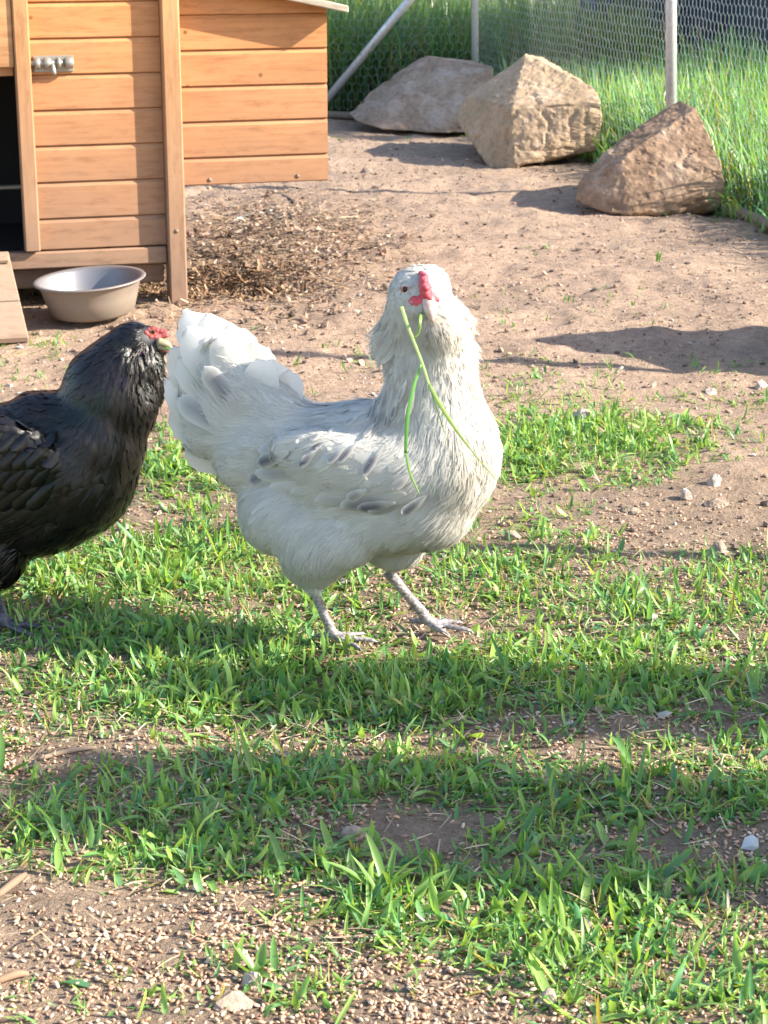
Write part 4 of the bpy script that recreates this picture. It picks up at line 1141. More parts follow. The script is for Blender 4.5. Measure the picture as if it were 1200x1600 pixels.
def build_hen(sp):
    Y0, X0, yaw, S = sp['Y'], sp['x0'], R(sp['yaw']), sp['S']
    rs = np.random.default_rng(sp['seed'])
    def Q(px, py, dY=0.0):
        return W(px, py, Y0 + dY - (px-X0)*S*math.tan(yaw))
    parts = []
    for (px, py, dY, a, b, c, ang, yw) in sp['ell']:
        V, F = ICO3
        an = R(ang); cy, sy = math.cos(R(yw)), -math.sin(R(yw))
        ax = np.array([math.cos(an)*cy, math.cos(an)*sy, -math.sin(an)])
        bx = np.array([math.sin(an)*cy, math.sin(an)*sy, math.cos(an)])
        cx_ = np.cross(ax, bx)
        M = np.stack([ax*a*S, bx*b*S, cx_*c*S], 0)
        parts.append((V @ M + np.array(Q(px, py, dY)[:]), F))
    for pts, rad in sp['tubes']:
        pp = [Q(*p) if len(p) == 3 else Vector(p[:3]) for p in pts]
        nn = max(6, 4*len(pp))
        parts.append(tube_arr(smooth_path(pp, nn), [r_*.001 for r_ in lerp_list(rad, nn)], 16))
    for pts, rad in sp['wtubes']:
        nn = 4*len(pts)
        parts.append(tube_arr(smooth_path([Vector(p) for p in pts], nn), [r_*.001 for r_ in lerp_list(rad, nn)], 14))
    body_me = union_mesh(parts, .0030, 5, 'body')
    V = mesh_arrays(body_me).astype(float); ne = len(body_me.edges); Eg = np.empty(ne*2, np.int32); body_me.edges.foreach_get('vertices', Eg); Eg = Eg.reshape(-1, 2)
    wz = np.clip((V[:, 2]-sp['leg_top']+.005)/.03, 0, 1)
    for hx, hy, hz, hr in sp['sharp']:
        c_ = np.array(Q(hx, hy, hz)[:]); wz *= np.clip((np.linalg.norm(V-c_, axis=1)-hr)/.02, .0, 1)
    deg = np.bincount(Eg.ravel(), minlength=len(V)).astype(float)
    for it in range(170):
        acc = np.stack([np.bincount(Eg[:, 0], V[Eg[:, 1], k], len(V))+np.bincount(Eg[:, 1], V[Eg[:, 0], k], len(V)) for k in range(3)], 1)/deg[:, None]
        f_ = .8 if it % 2 == 0 else (-.62)
        V += (acc-V)*(wz*f_)[:, None]
    for it in range(14):
        acc = np.stack([np.bincount(Eg[:, 0], V[Eg[:, 1], k], len(V))+np.bincount(Eg[:, 1], V[Eg[:, 0], k], len(V)) for k in range(3)], 1)/deg[:, None]
        V += (acc-V)*(wz*.6)[:, None]
    body_me.vertices.foreach_set('co', V.astype(np.float32).ravel()); body_me.update()
    base = G(*sp['base'])
    root = tag(empty('hen', base), sp['label'], 'hen', sp.get('group'))
    V = mesh_arrays(body_me)
    # leg skin where the surface belongs to shank and toes
    npoly = len(body_me.polygons); cen = np.empty(npoly*3, np.float32); body_me.polygons.foreach_get('center', cen); cen = cen.reshape(-1, 3)
    segs = []
    for pts, rad in sp['wtubes']:
        for a_, b_ in zip(pts[:-1], pts[1:]): segs.append((np.array(a_), np.array(b_), max(rad)*.001+.004))
    isleg = np.zeros(npoly, bool)
    for a_, b_, r_ in segs:
        ab = b_-a_; t = np.clip(((cen-a_)@ab)/(ab@ab), 0, 1); dist = np.linalg.norm(cen-(a_+t[:, None]*ab), axis=1)
        isleg |= dist < r_
    isleg &= cen[:, 2] < sp['leg_top']
    body_me.materials.clear(); body_me.materials.append(sp['skin']); body_me.materials.append(sp['leg'])
    body_me.polygons.foreach_set('material_index', isleg.astype(np.int32))
    bvh = BVHTree.FromPolygons([Vector(v) for v in V], [tuple(p.vertices) for p in body_me.polygons])
    # sample feather roots
    body_me.calc_loop_triangles()
    nt3 = len(body_me.loop_triangles); T = np.empty(nt3*3, np.int32); body_me.loop_triangles.foreach_get('vertices', T); T = T.reshape(-1, 3)
    tp = np.empty(nt3, np.int32); body_me.loop_triangles.foreach_get('polygon_index', tp)
    VN = np.empty(len(V)*3, np.float32); body_me.vertices.foreach_get('normal', VN); VN = VN.reshape(-1, 3)
    A = .5*np.linalg.norm(np.cross(V[T[:, 1]]-V[T[:, 0]], V[T[:, 2]]-V[T[:, 0]]), axis=1); A[isleg[tp]] = 0
    area = A.sum(); print(sp['label'], 'area', area, 'verts', len(V))
    ncand = sp['ncand']; ti = rs.choice(nt3, ncand, p=A/area)
    r1, r2 = np.sqrt(rs.random(ncand)), rs.random(ncand)
    w0, w1, w2 = (1-r1)[:, None], (r1*(1-r2))[:, None], (r1*r2)[:, None]
    P_ = V[T[ti, 0]]*w0+V[T[ti, 1]]*w1+V[T[ti, 2]]*w2
    Nn = VN[T[ti, 0]]*w0+VN[T[ti, 1]]*w1+VN[T[ti, 2]]*w2; Nn /= np.linalg.norm(Nn, axis=1)[:, None]
    gpos = np.array([Q(g[0], g[1], g[2])[:] for g in sp['guides']])
    gv = []
    for g in sp['guides']:
        d = Vector((g[3], g[5], -g[4])).normalized(); gv.append([*d, *g[6:]])
    gv = np.array(gv, float)
    dist2 = ((P_[:, None, 0]-gpos[None, :, 0])**2 + .35*(P_[:, None, 1]-gpos[None, :, 1])**2 + (P_[:, None, 2]-gpos[None, :, 2])**2)
    wgt = 1/(dist2+1e-5)**2.2; wgt /= wgt.sum(1, keepdims=True)
    I = wgt @ gv
    D = I[:, :3]; Lm, Wm, dn, gr, lf = I[:, 3]*.001, I[:, 4]*.001, I[:, 5], I[:, 6], I[:, 7]
    pr = 1/(Lm*Wm); pr = pr/np.percentile(pr, 97)
    ok = rs.random(ncand) < np.clip(pr, 0, 1)*sp.get('keep', 1)
    ppx, ppy = to_px(P_[:, 0], P_[:, 1], P_[:, 2])
    for (qx, qy, qr, ymax) in sp['clear']:
        ok &= ~((np.hypot(ppx-qx, ppy-qy) < qr) & (P_[:, 1] < Y0+ymax))
    P_, Nn, D, Lm, Wm, dn, gr, lf, ppx, ppy = [a[ok] for a in (P_, Nn, D, Lm, Wm, dn, gr, lf, ppx, ppy)]
    D = D + rs.normal(0, .10, D.shape)
    D = D - Nn*np.sum(D*Nn, 1, keepdims=True); D /= np.linalg.norm(D, axis=1)[:, None]
    n = len(P_)
    Lm = Lm*rs.uniform(.75, 1.2, n); Wm = Wm*rs.uniform(.8, 1.15, n)
    isd = rs.random(n) < dn
    br_ = .90+.14*rs.random((n, 1))
    cA = sp['cA'][None]*br_; cB = sp['cB'][None]*br_
    if sp['splash']:
        # splash marks come in patches; breast and beard are faintly soiled
        pat = fbm(P_, 16, 2, 5)
        g_ = (rs.random(n) < .55*gr*(.35+1.6*np.clip(pat+.15, 0, 1)))*rs.uniform(.15, .6, n)
        ting = (np.clip(fbm(P_, 26, 2, 9)*.7+.10, 0, .5)*np.clip((ppx-560)/80, .15, 1)*np.where((ppx > 630) & (ppy < 660), 1.35, 1.0))[:, None]
        dirt = np.array([.62, .55, .45])
        cA = cA*(1-ting)+dirt*ting; cB = cB*(1-ting)+dirt*ting
    else:
        g_ = np.zeros(n)
        bw_ = np.clip(fbm(P_, 14, 2, 9)+.1, 0, 1)[:, None]
        cB = cB*(1-bw_*.6)+np.array([.030, .021, .018])*bw_*.6
    a = ~isd
    lfa = lf*sp['flat']*rs.uniform(.6, 1.4, n)
    tv = np.array([0, .22, .48, .72, .9, 1.0]); td = np.array([0, .35, .7, 1.0])
    h0 = rs.uniform(-.0005, .0015, n)
    v = feathers(conform(bvh, P_[a], D[a], Nn[a], Lm[a], lfa[a], tv, h0[a]), Lm[a], Wm[a], cA[a], cB[a], g_[a], rs, tv)
    d_ = down(conform(bvh, P_[isd], D[isd], Nn[isd], Lm[isd], lfa[isd], td, h0[isd]+.001), Lm[isd], Wm[isd], cA[isd], cB[isd], rs, td)
    print('feathers', a.sum(), 'down', isd.sum())
    Vv = np.vstack([v[0], d_[0]]); Fv = np.vstack([v[1], d_[1]+len(v[0])]); Cv = np.vstack([v[2], d_[2]]); Uv = np.vstack([v[3], d_[3]]); Nv = np.vstack([v[4], d_[4]])
    b3 = np.array(base[:])
    body_me.transform(Matrix.Translation(-base))
    bo = bpy.data.objects.new('body', body_me); sc.collection.objects.link(bo); bo.parent = root
    q0, q1, q2, q3 = (Vv[Fv[:, k]] for k in range(4))
    fn = np.cross(q2-q0, q3-q1); fn /= np.linalg.norm(fn, axis=1)[:, None]+1e-12
    fnv = Nv[Fv].sum(1); fnv /= np.linalg.norm(fnv, axis=1)[:, None]
    t1 = np.einsum('ij,ij->i', np.cross(q1-q0, q2-q0), fnv); t2 = np.einsum('ij,ij->i', np.cross(q2-q0, q3-q0), fnv)
    Fv = Fv[(np.einsum('ij,ij->i', fn, fnv) > .25) & (t1 > 0) & (t2 > 0)]
    me = npmesh('plumage', Vv-b3, Fv, True, Cv, Uv); me.materials.append(sp['fmat'])
    own = np.empty(len(Vv)*3, np.float32); me.vertices.foreach_get('normal', own); own = own.reshape(-1, 3)
    Nv = Nv/np.linalg.norm(Nv, axis=1)[:, None]; sf_ = np.where(np.arange(len(Vv)) < len(v[0]), sp['soft'], min(.95, sp['soft']*1.5))[:, None]; nb_ = sf_*Nv + (1-sf_)*own; nb_ /= np.linalg.norm(nb_, axis=1)[:, None]
    me.normals_split_custom_set_from_vertices(nb_.tolist())
    po = bpy.data.objects.new('plumage', me); sc.collection.objects.link(po); po.parent = root; po['kind'] = 'stuff'
    def hit(px, py):
        o_ = Vector((0, 0, CAMH)); d = ray(px, py).normalized()
        loc, nr, i_, ds = bvh.ray_cast(o_, d)
        return (loc, nr) if loc else (None, None)
    def big(name, list_, rows=12, lift=.06, droop=.02, cup=.3):
        for (p0, p1, wmm, g, off, nrm) in list_:
            a_ = Vector(p0); b_ = Vector(p1); D_ = (b_-a_).normalized(); L_ = (b_-a_).length
            nn = Vector(nrm); nn = (nn-D_*nn.dot(D_)).normalized()
            br = .92+.14*rs.random()
            tb = 1-(1-np.linspace(0, 1, rows))**1.7; pb = np.interp(tb, [0, .15, .4, .65, .8, 1.0], [.2, .5, .85, 1.0, 1.0, 1.0])*np.sqrt(np.clip(1-(np.clip(tb-.76, 0, 1)/.2415)**2, .002, 1))
            V_, F_, C_, U_, _n = feathers(centreline(np.array([a_[:]]), np.array([D_[:]]), np.array([nn[:]]), np.array([L_]), np.array([lift]), np.array([lift+droop]), tb),
                                      np.array([L_]), np.array([wmm*.001]), np.array([sp['cA']*br]), np.array([sp['cB']*br]), np.array([g]), rs, tb, cup, .03, pb, .08)
            m_ = npmesh(name, V_-b3, F_, True, C_, U_); m_.materials.append(sp['fmat'])
            ow_ = np.empty(len(V_)*3, np.float32); m_.vertices.foreach_get('normal', ow_); ow_ = ow_.reshape(-1, 3)
            _n = _n/np.linalg.norm(_n, axis=1)[:, None]; _n = _n*.6*sp['soft'] + ow_*(1-.6*sp['soft']); _n /= np.linalg.norm(_n, axis=1)[:, None]
            m_.normals_split_custom_set_from_vertices(_n.tolist())
            o_ = bpy.data.objects.new(name, m_); sc.collection.objects.link(o_); o_.parent = root
            # quill
    def part(name, arr, mat, smooth=True):
        V_, F_ = arr; m_ = npmesh(name, V_-b3, F_, smooth); m_.materials.append(mat)
        o_ = bpy.data.objects.new(name, m_); sc.collection.objects.link(o_); o_.parent = root; return o_
    def part_me(name, me_, mat):
        me_.transform(Matrix.Translation(-base)); me_.materials.clear(); me_.materials.append(mat)
        o_ = bpy.data.objects.new(name, me_); sc.collection.objects.link(o_); o_.parent = root; return o_
    return dict(root=root, Q=Q, hit=hit, big=big, part=part, part_me=part_me, rs=rs, S=S, base=base)

def blob(c, rx, ry=None, rz=None):
    V, F = ICO1; ry = ry or rx; rz = rz or rx
    return V*np.array([rx, ry, rz])+np.array(c[:]), F
def foot(ax, ay, az_top, fx, fy, heading, shank_r, toe_len, top):
    """shank from hock to ankle and four toes on the ground; returns tube lists in world coordinates"""
    ank = Vector((fx, fy, .017))
    tubes = [([tuple(top), tuple(Vector(top).lerp(ank, .5)), tuple(ank), (fx, fy, .009)], [shank_r*1.12, shank_r*.92, shank_r*1.05, shank_r*.9])]
    for ang, l_ in ((-30, .9), (2, 1.12), (34, .88), (165, .45)):
        a = heading + R(ang); d = Vector((math.cos(a), math.sin(a), 0)); l2 = toe_len*l_
        tubes.append(([tuple(ank+Vector((0, 0, -.004))), tuple(ank+d*l2*.35+Vector((0, 0, -.008))), tuple(ank+d*l2*.72+Vector((0, 0, -.0095))), tuple(ank+d*l2*.95+Vector((0, 0, -.011))), tuple(ank+d*l2*1.1+Vector((0, 0, -.016)))],
                      [shank_r*.8, shank_r*.66, shank_r*.6, shank_r*.45, .8]))
    return tubes

# ---- white hen
SW = .00073
YW = 2.165
f1 = G(517, 1006); f2 = G(664, 984)
top1 = W(487, 915, YW-.015); top2 = W(606, 893, YW+.015)
wt = foot(0, 0, 0, f1.x, f1.y, R(-10), 6.4, .050, top1) + foot(0, 0, 0, f2.x, f2.y, R(-22), 6.8, .052, top2)
E = lambda px, py, dY, a, b, c, ang=0, yw=18: (px, py, dY, a, b, c, ang, yw)
white = dict(Y=YW, x0=560, yaw=13, S=SW, seed=3, flat=.7, soft=.8, keep=1.0, sharp=[(660, 470, -.035, .018)], label='white hen with faint grey splashes holding a grass stem in her beak', base=(600, 1000), leg_top=.125,
    skin=M_skinw, leg=M_legw, fmat=M_fwhite, splash=True, ncand=70000, cA=np.array([.83, .80, .745]), cB=np.array([.88, .86, .81]), group='hens in the run',
    ell=[E(575, 725, 0, 168, 98, 100, -6), E(689, 712, 0, 90, 106, 94, 0), E(600, 790, 0, 105, 72, 85, 0), E(655, 780, -.005, 88, 75, 80, 20), E(448, 795, .0, 74, 72, 80, 0), E(495, 850, -.03, 55, 64, 50, 75), E(488, 882, -.025, 34, 46, 30, 85), E(530, 835, -.03, 60, 52, 50, 0), E(475, 820, -.02, 70, 60, 60, 0),
         E(615, 850, .02, 38, 48, 38, 85), E(500, 690, 0, 105, 52, 70, 8), E(400, 705, .0, 72, 60, 55, -50), E(352, 640, .0, 98, 50, 36, -52), E(322, 590, .0, 80, 36, 22, -62), E(430, 640, 0, 45, 42, 40, -30),
         E(674, 640, 0, 77, 95, 74, 0, 0), E(671, 570, -.004, 64, 80, 62, 0, 0), E(664, 505, -.008, 55, 54, 52, 0, 0), E(653, 459, -.014, 45, 43, 47, 0, 0), E(666, 440, -.005, 36, 26, 34, 0, 0), E(661, 478, -.035, 26, 20, 26, 0, 0),
         E(614, 525, -.012, 20, 34, 26, 12, 0), E(702, 500, -.004, 20, 40, 26, -10, 0), E(657, 488, -.01, 52, 44, 48, 0, 0), E(684, 520, -.035, 30, 32, 28, 0, 0),
         E(530, 722, -.062, 118, 46, 26, 8, 18), E(615, 735, -.05, 70, 62, 40, 0, 18), E(560, 712, .065, 130, 50, 22, 8, 18)],
    tubes=[], wtubes=wt,
    guides=[ # px,py,dY, flow dx,dy,dd, L,W,downy,grey,lift
     (650, 420, 0, -.1, .1, 1, 9, 6, .1, .0, .08), (612, 450, 0, -.8, .7, .6, 10, 6, .15, .1, .10), (630, 440, -.03, -.9, .3, .4, 8, 5, .15, .1, .08), (690, 450, -.02, .8, .5, .5, 10, 6, .15, .0, .12),
     (600, 518, -.02, -.9, .8, .0, 22, 11, .9, .03, .95), (730, 480, 0, 1, .5, .1, 19, 11, .95, .0, 1.0), (725, 520, 0, .8, .9, .1, 18, 11, .95, .0, .8), (688, 515, -.06, .35, 1, 0, 17, 11, .95, .0, .6), (655, 530, -.06, -.1, 1, 0, 17, 11, .9, .0, .45), (650, 530, -.06, -.1, 1, 0, 16, 9, .6, .0, .15),
     (615, 580, -.02, -.1, 1, .1, 28, 9, .15, .30, .08), (660, 590, -.07, .0, 1, 0, 26, 12, .3, .04, .09), (725, 580, 0, .05, 1, .1, 26, 11, .3, .0, .10), (600, 640, -.03, -.35, 1, 0, 32, 10, .1, .5, .08),
     (640, 660, -.08, -.2, 1, 0, 28, 16, .3, .03, .09), (745, 680, -.02, .1, 1, .15, 24, 16, .4, .0, .08), (700, 720, -.09, -.15, 1, .0, 24, 17, .45, .02, .09), (755, 760, -.02, -.25, .9, .1, 24, 17, .4, .0, .1), (690, 800, -.06, -.8, .8, 0, 26, 17, .5, .06, .12),
     (620, 720, -.09, -1, .45, 0, 27, 18, .15, .14, .08), (560, 690, -.08, -1, .25, 0, 30, 18, .1, .20, .08), (480, 700, -.08, -1, .2, 0, 34, 18, .12, .28, .08), (560, 640, 0, -1, .2, 0, 30, 15, .3, .18, .08), (500, 650, 0, -1, .1, 0, 30, 14, .55, .08, .10),
     (620, 800, -.07, -1, .35, 0, 30, 19, .3, .16, .10), (540, 780, -.09, -1, .3, 0, 30, 18, .4, .08, .10), (600, 840, -.04, -.7, .8, 0, 28, 17, .7, .03, .14), (640, 870, 0, -.1, 1, 0, 20, 12, .95, .0, .15),
     (450, 790, -.05, -.75, .6, 0, 24, 15, 1, .0, .12), (400, 820, 0, -.8, .7, .1, 24, 15, 1, .0, .14), (470, 860, -.05, -.3, 1, 0, 24, 15, 1, .0, .10), (500, 910, -.03, -.05, 1, 0, 20, 12, 1, .0, .12),
     (400, 740, -.05, -.9, .35, 0, 28, 15, .9, .05, .12), (390, 690, -.04, -.9, -.1, 0, 28, 16, .9, .03, .12), (440, 640, 0, -.7, -.55, 0, 24, 17, .9, .0, .22), (350, 640, -.02, -.75, -.75, 0, 34, 24, .7, .0, .05), (310, 580, -.02, -.5, -.9, 0, 46, 30, .1, .0, .02), (310, 680, 0, -.9, .15, .0, 28, 17, .9, .02, .12), (340, 730, 0, -.7, .6, .0, 26, 16, 1, .0, .16)],
    clear=[(634, 452, 7, 0.2), (664, 452, 7, .0), (668, 474, 9, .0), (653, 470, 4, 0)])
hw = build_hen(white)
Q, hit, big, part, part_me = hw['Q'], hw['hit'], hw['big'], hw['part'], hw['part_me']
# tail feathers (near side fanned in front, some behind)
tf = []
for i, (bx_, by_, tx_, ty_, w_, dy0, g_) in enumerate([
    (410, 690, 286, 484, 54, .022, 0), (415, 690, 320, 490, 54, .014, 0), (425, 680, 356, 506, 50, .010, 0), (430, 680, 392, 534, 46, .006, 0), (440, 675, 424, 562, 42, .004, 0), (450, 668, 452, 578, 34, .004, 0),
    (405, 705, 264, 545, 50, .008, 0), (405, 715, 258, 592, 50, .004, .0), (400, 725, 264, 640, 48, .0, .0), (395, 735, 286, 695, 44, -.002, 0),
    (395, 665, 290, 510, 50, -.008, 0), (410, 660, 340, 525, 44, -.012, 0), (400, 680, 276, 560, 44, -.010, .0), (392, 668, 318, 572, 26, -.024, .75), (380, 690, 276, 622, 28, -.020, .6), (425, 650, 400, 560, 38, -.014, 0),
    (415, 690, 290, 500, 50, .034, 0), (425, 690, 345, 505, 48, .038, 0), (430, 690, 268, 590, 46, .044, 0), (430, 690, 405, 548, 42, .034, 0)]):
    tf.append((Q(bx_, by_, dy0), Q(tx_, ty_, dy0-.006), w_, g_, 0, (-.15-.012*(i % 4), -1, .35+.1*math.sin(i*1.9))))
big('tail_feather', tf, 18, .08, .02, .04)
# wing feathers
wf = []
for i, (bx_, by_, tx_, ty_, w_, g_) in enumerate([
    (545, 730, 396, 742, 22, .5), (560, 735, 402, 752, 22, .2), (575, 745, 420, 762, 22, .1), (595, 755, 452, 772, 22, .1), (615, 762, 490, 785, 22, .15), (635, 768, 530, 795, 22, .75), (650, 775, 575, 802, 20, .5),
    (530, 715, 398, 722, 20, .6), (520, 700, 400, 702, 20, .4)]):
    p0, n0 = hit(bx_, by_); p1, n1 = hit(tx_+6, ty_-4)
    if p0 is None: continue
    if p1 is None or abs(p1.y-p0.y) > .08: p1 = W(tx_, ty_, p0.y+.03)
    e1 = W(tx_, ty_, p1.y-.008)
    wf.append((p0+n0*.004, e1, w_, g_, 0, n0))
big('wing_feather', wf, 12, .05, .01, .25)
# coverts with dark marks
cvs = []
for (bx_, by_, tx_, ty_, w_, g_) in [(520, 676, 488, 706, 13, 1), (500, 700, 470, 726, 12, .95), (560, 695, 530, 722, 9, .8), (600, 700, 568, 740, 12, .9), (470, 690, 420, 715, 15, .9), (620, 780, 560, 790, 17, 1.0),
                           (665, 770, 630, 800, 15, .7), (600, 640, 585, 672, 8, .8), (612, 640, 604, 676, 7, .9), (590, 630, 575, 664, 7, .7), (560, 655, 540, 672, 9, .5), (640, 590, 628, 628, 7, .5), (640, 740, 615, 760, 12, .5), (455, 705, 400, 722, 18, .8), (540, 700, 515, 722, 9, .6), (430, 735, 392, 748, 18, .7), (585, 668, 570, 690, 8, .6), (505, 680, 488, 690, 10, .7), (625, 625, 618, 655, 7, .8), (650, 610, 640, 650, 8, .55), (608, 600, 600, 640, 7, .7), (575, 760, 545, 775, 14, .5), (450, 680, 425, 694, 14, .5)]:
    p0, n0 = hit(bx_, by_); p1, n1 = hit(tx_, ty_)
    if p0 is None or p1 is None: continue
    cvs.append((p0+n0*.006, p1+n1*.0085, w_*.95, min(1, g_*1.25), 0, n0))
big('covert_feather', cvs, 7, .05, .02, .2)
# face
def face_pt(px, py, out=.0):
    p, n_ = hit(px, py); return p + n_*out, n_
ep, en = face_pt(633, 452, -.0012)
part('eye', blob(ep, .0050), M_iris)
part('pupil', blob(ep+en*.0020+Vector((.0003, -.0014, 0)), .0031), M_pupil)
lid = []
for k in range(14):
    a = 2*math.pi*k/14
    s1 = en.cross(Vector((0, 0, 1))).normalized(); s2 = en.cross(s1)
    lid.append(blob(ep+en*.0012+(s1*math.cos(a)*1.2+s2*math.sin(a)*.9)*.0047, .0013))
part('eyelid', join_arr(lid), simple('eyelid_skin', (.55, .28, .25), .6))
cb = []
for k in range(11):
    f_ = k/10; px, py = 658+9*f_+math.sin(f_*9)*1.2, 431+38*f_
    p, n_ = face_pt(px, py, .003+.004*math.sin(math.pi*min(f_*1.2, 1)))
    r_ = .0038+.0025*math.sin(math.pi*f_*.85)
    cb.append(blob(p, r_)); cb.append(blob(p+Vector((random.uniform(-.003, .003), -.004-random.random()*.002, random.uniform(0, .003))), r_*.62))
    if .3 < f_ < .9:
        p2, n2 = face_pt(px+7, py+2, .001); cb.append(blob(p2, .0040)); p2, n2 = face_pt(px+random.uniform(-5, 5), py, .005); cb.append(blob(p2, .0022))
for (px, py, r_) in ((648, 468, .0042), (643, 471, .0034), (654, 474, .0034), (646, 474, .003), (674, 464, .005), (681, 469, .004), (651, 474, .004), (656, 468, .0045), (662, 471, .004), (668, 466, .0045)):
    p, n_ = face_pt(px, py, .001); cb.append(blob(p, r_))
part_me('comb', union_mesh(cb, .0011, 2, 'comb'), M_comb)
p, n_ = face_pt(669, 470, -.002)
p = p + Vector((.001, -.004, -.0015)); bd = Vector((.22, -.70, -.68)).normalized()
bk = tube_arr(smooth_path([p-bd*.004, p+bd*.007, p+bd*.013+Vector((0, 0, -.002)), p+bd*.017+Vector((0, .001, -.006))], 9), lerp_list([.0082, .0074, .0052, .0014], 9), 14)
part('beak', bk, M_beak)
bk = tube_arr(smooth_path([p-bd*.004+Vector((0, 0, -.006)), p+bd*.006+Vector((0, .002, -.006)), p+bd*.010+Vector((0, .002, -.008))], 7), lerp_list([.0055, .0045, .0012], 7), 12)
part('lower_beak', bk, M_beak)
beak_tip = p+bd*.011+Vector((0, 0, -.003))
# grass stem held in the beak
def strip(pts, w, c, n=18, nrm=(0.15, -1, .2)):
    pp = smooth_path(pts, n); V = []; Cc = []
    for i, q in enumerate(pp):
        q = q + Vector((.00012*math.sin(i*1.1), 0, .0001*math.sin(i*1.3+1)))
        t = (pp[min(i+1, n-1)]-pp[max(i-1, 0)]).normalized(); s = t.cross(Vector(nrm)).normalized()
        ww = np.interp(i/(n-1), np.linspace(0, 1, len(w)), w)*(1+.12*math.sin(i*2.9))*.00082/2; up_ = Vector(nrm).normalized()*ww*.5
        V += [q-s*ww, q-up_, q+s*ww]; f_ = i/(n-1)
        cc_ = tuple(np.array(c[0])*(1-f_)+np.array(c[1])*f_); Cc += [cc_]*3
    F = []
    for i in range(n-1):
        for j in range(2): a = i*3+j; F.append((a, a+1, a+4, a+3))
    return np.array([v[:] for v in V]), np.array(F), np.array(Cc)
YG = YW-.118
gp = lambda px, py, d=0: W(px, py, YG+d)
bt_ = beak_tip
gs = cat3([strip([gp(627, 479, .02), gp(640, 517, .015), gp(657, 560, .01), gp(671, 602, .0)], [4.6, 4.2, 3.4, 3.0], ((.5, .62, .3), (.45, .6, .22))),
           strip([gp(671, 602, .0), gp(695, 645, -.012), gp(730, 695, -.02), gp(775, 750, -.02)], [3.0, 5.2, 4.0, 1.6, .8], ((.34, .52, .12), (.36, .42, .14)), 22),
           strip([gp(658, 569, .01), gp(645, 610, .0), gp(636, 660, -.008), gp(634, 708, -.012)], [2.2, 4.8, 4.8, 3.4], ((.22, .46, .12), (.12, .34, .06))),
           strip([gp(634, 708, -.012), gp(641, 740, -.016), gp(656, 773, -.02)], [3.0, 3.0, .6], ((.2, .42, .1), (.3, .46, .14)), 10),
           strip([gp(672, 606, .0), gp(683, 640, -.01), gp(700, 692, -.015)], [1.8, 1.6, .6], ((.35, .5, .16), (.4, .5, .2)), 10),
           strip([W(661, 476, bt_.y+.004), W(659, 488, bt_.y+.006), gp(657, 500, .012), gp(654, 520, .012), gp(647, 528, .012)], [3.0, 4.6, 3.2, 2.0], ((.12, .32, .06), (.45, .6, .2)), 12)])
o = link('held_grass', npmesh('held_grass', gs[0]-np.array(bt_[:]), gs[1], True, gs[2]), M_grass, None, bt_)
o.modifiers.new('s', 'SOLIDIFY').thickness = .0003
tag(o, 'long green grass stem with drooping leaves hanging from the white hen beak', 'grass')

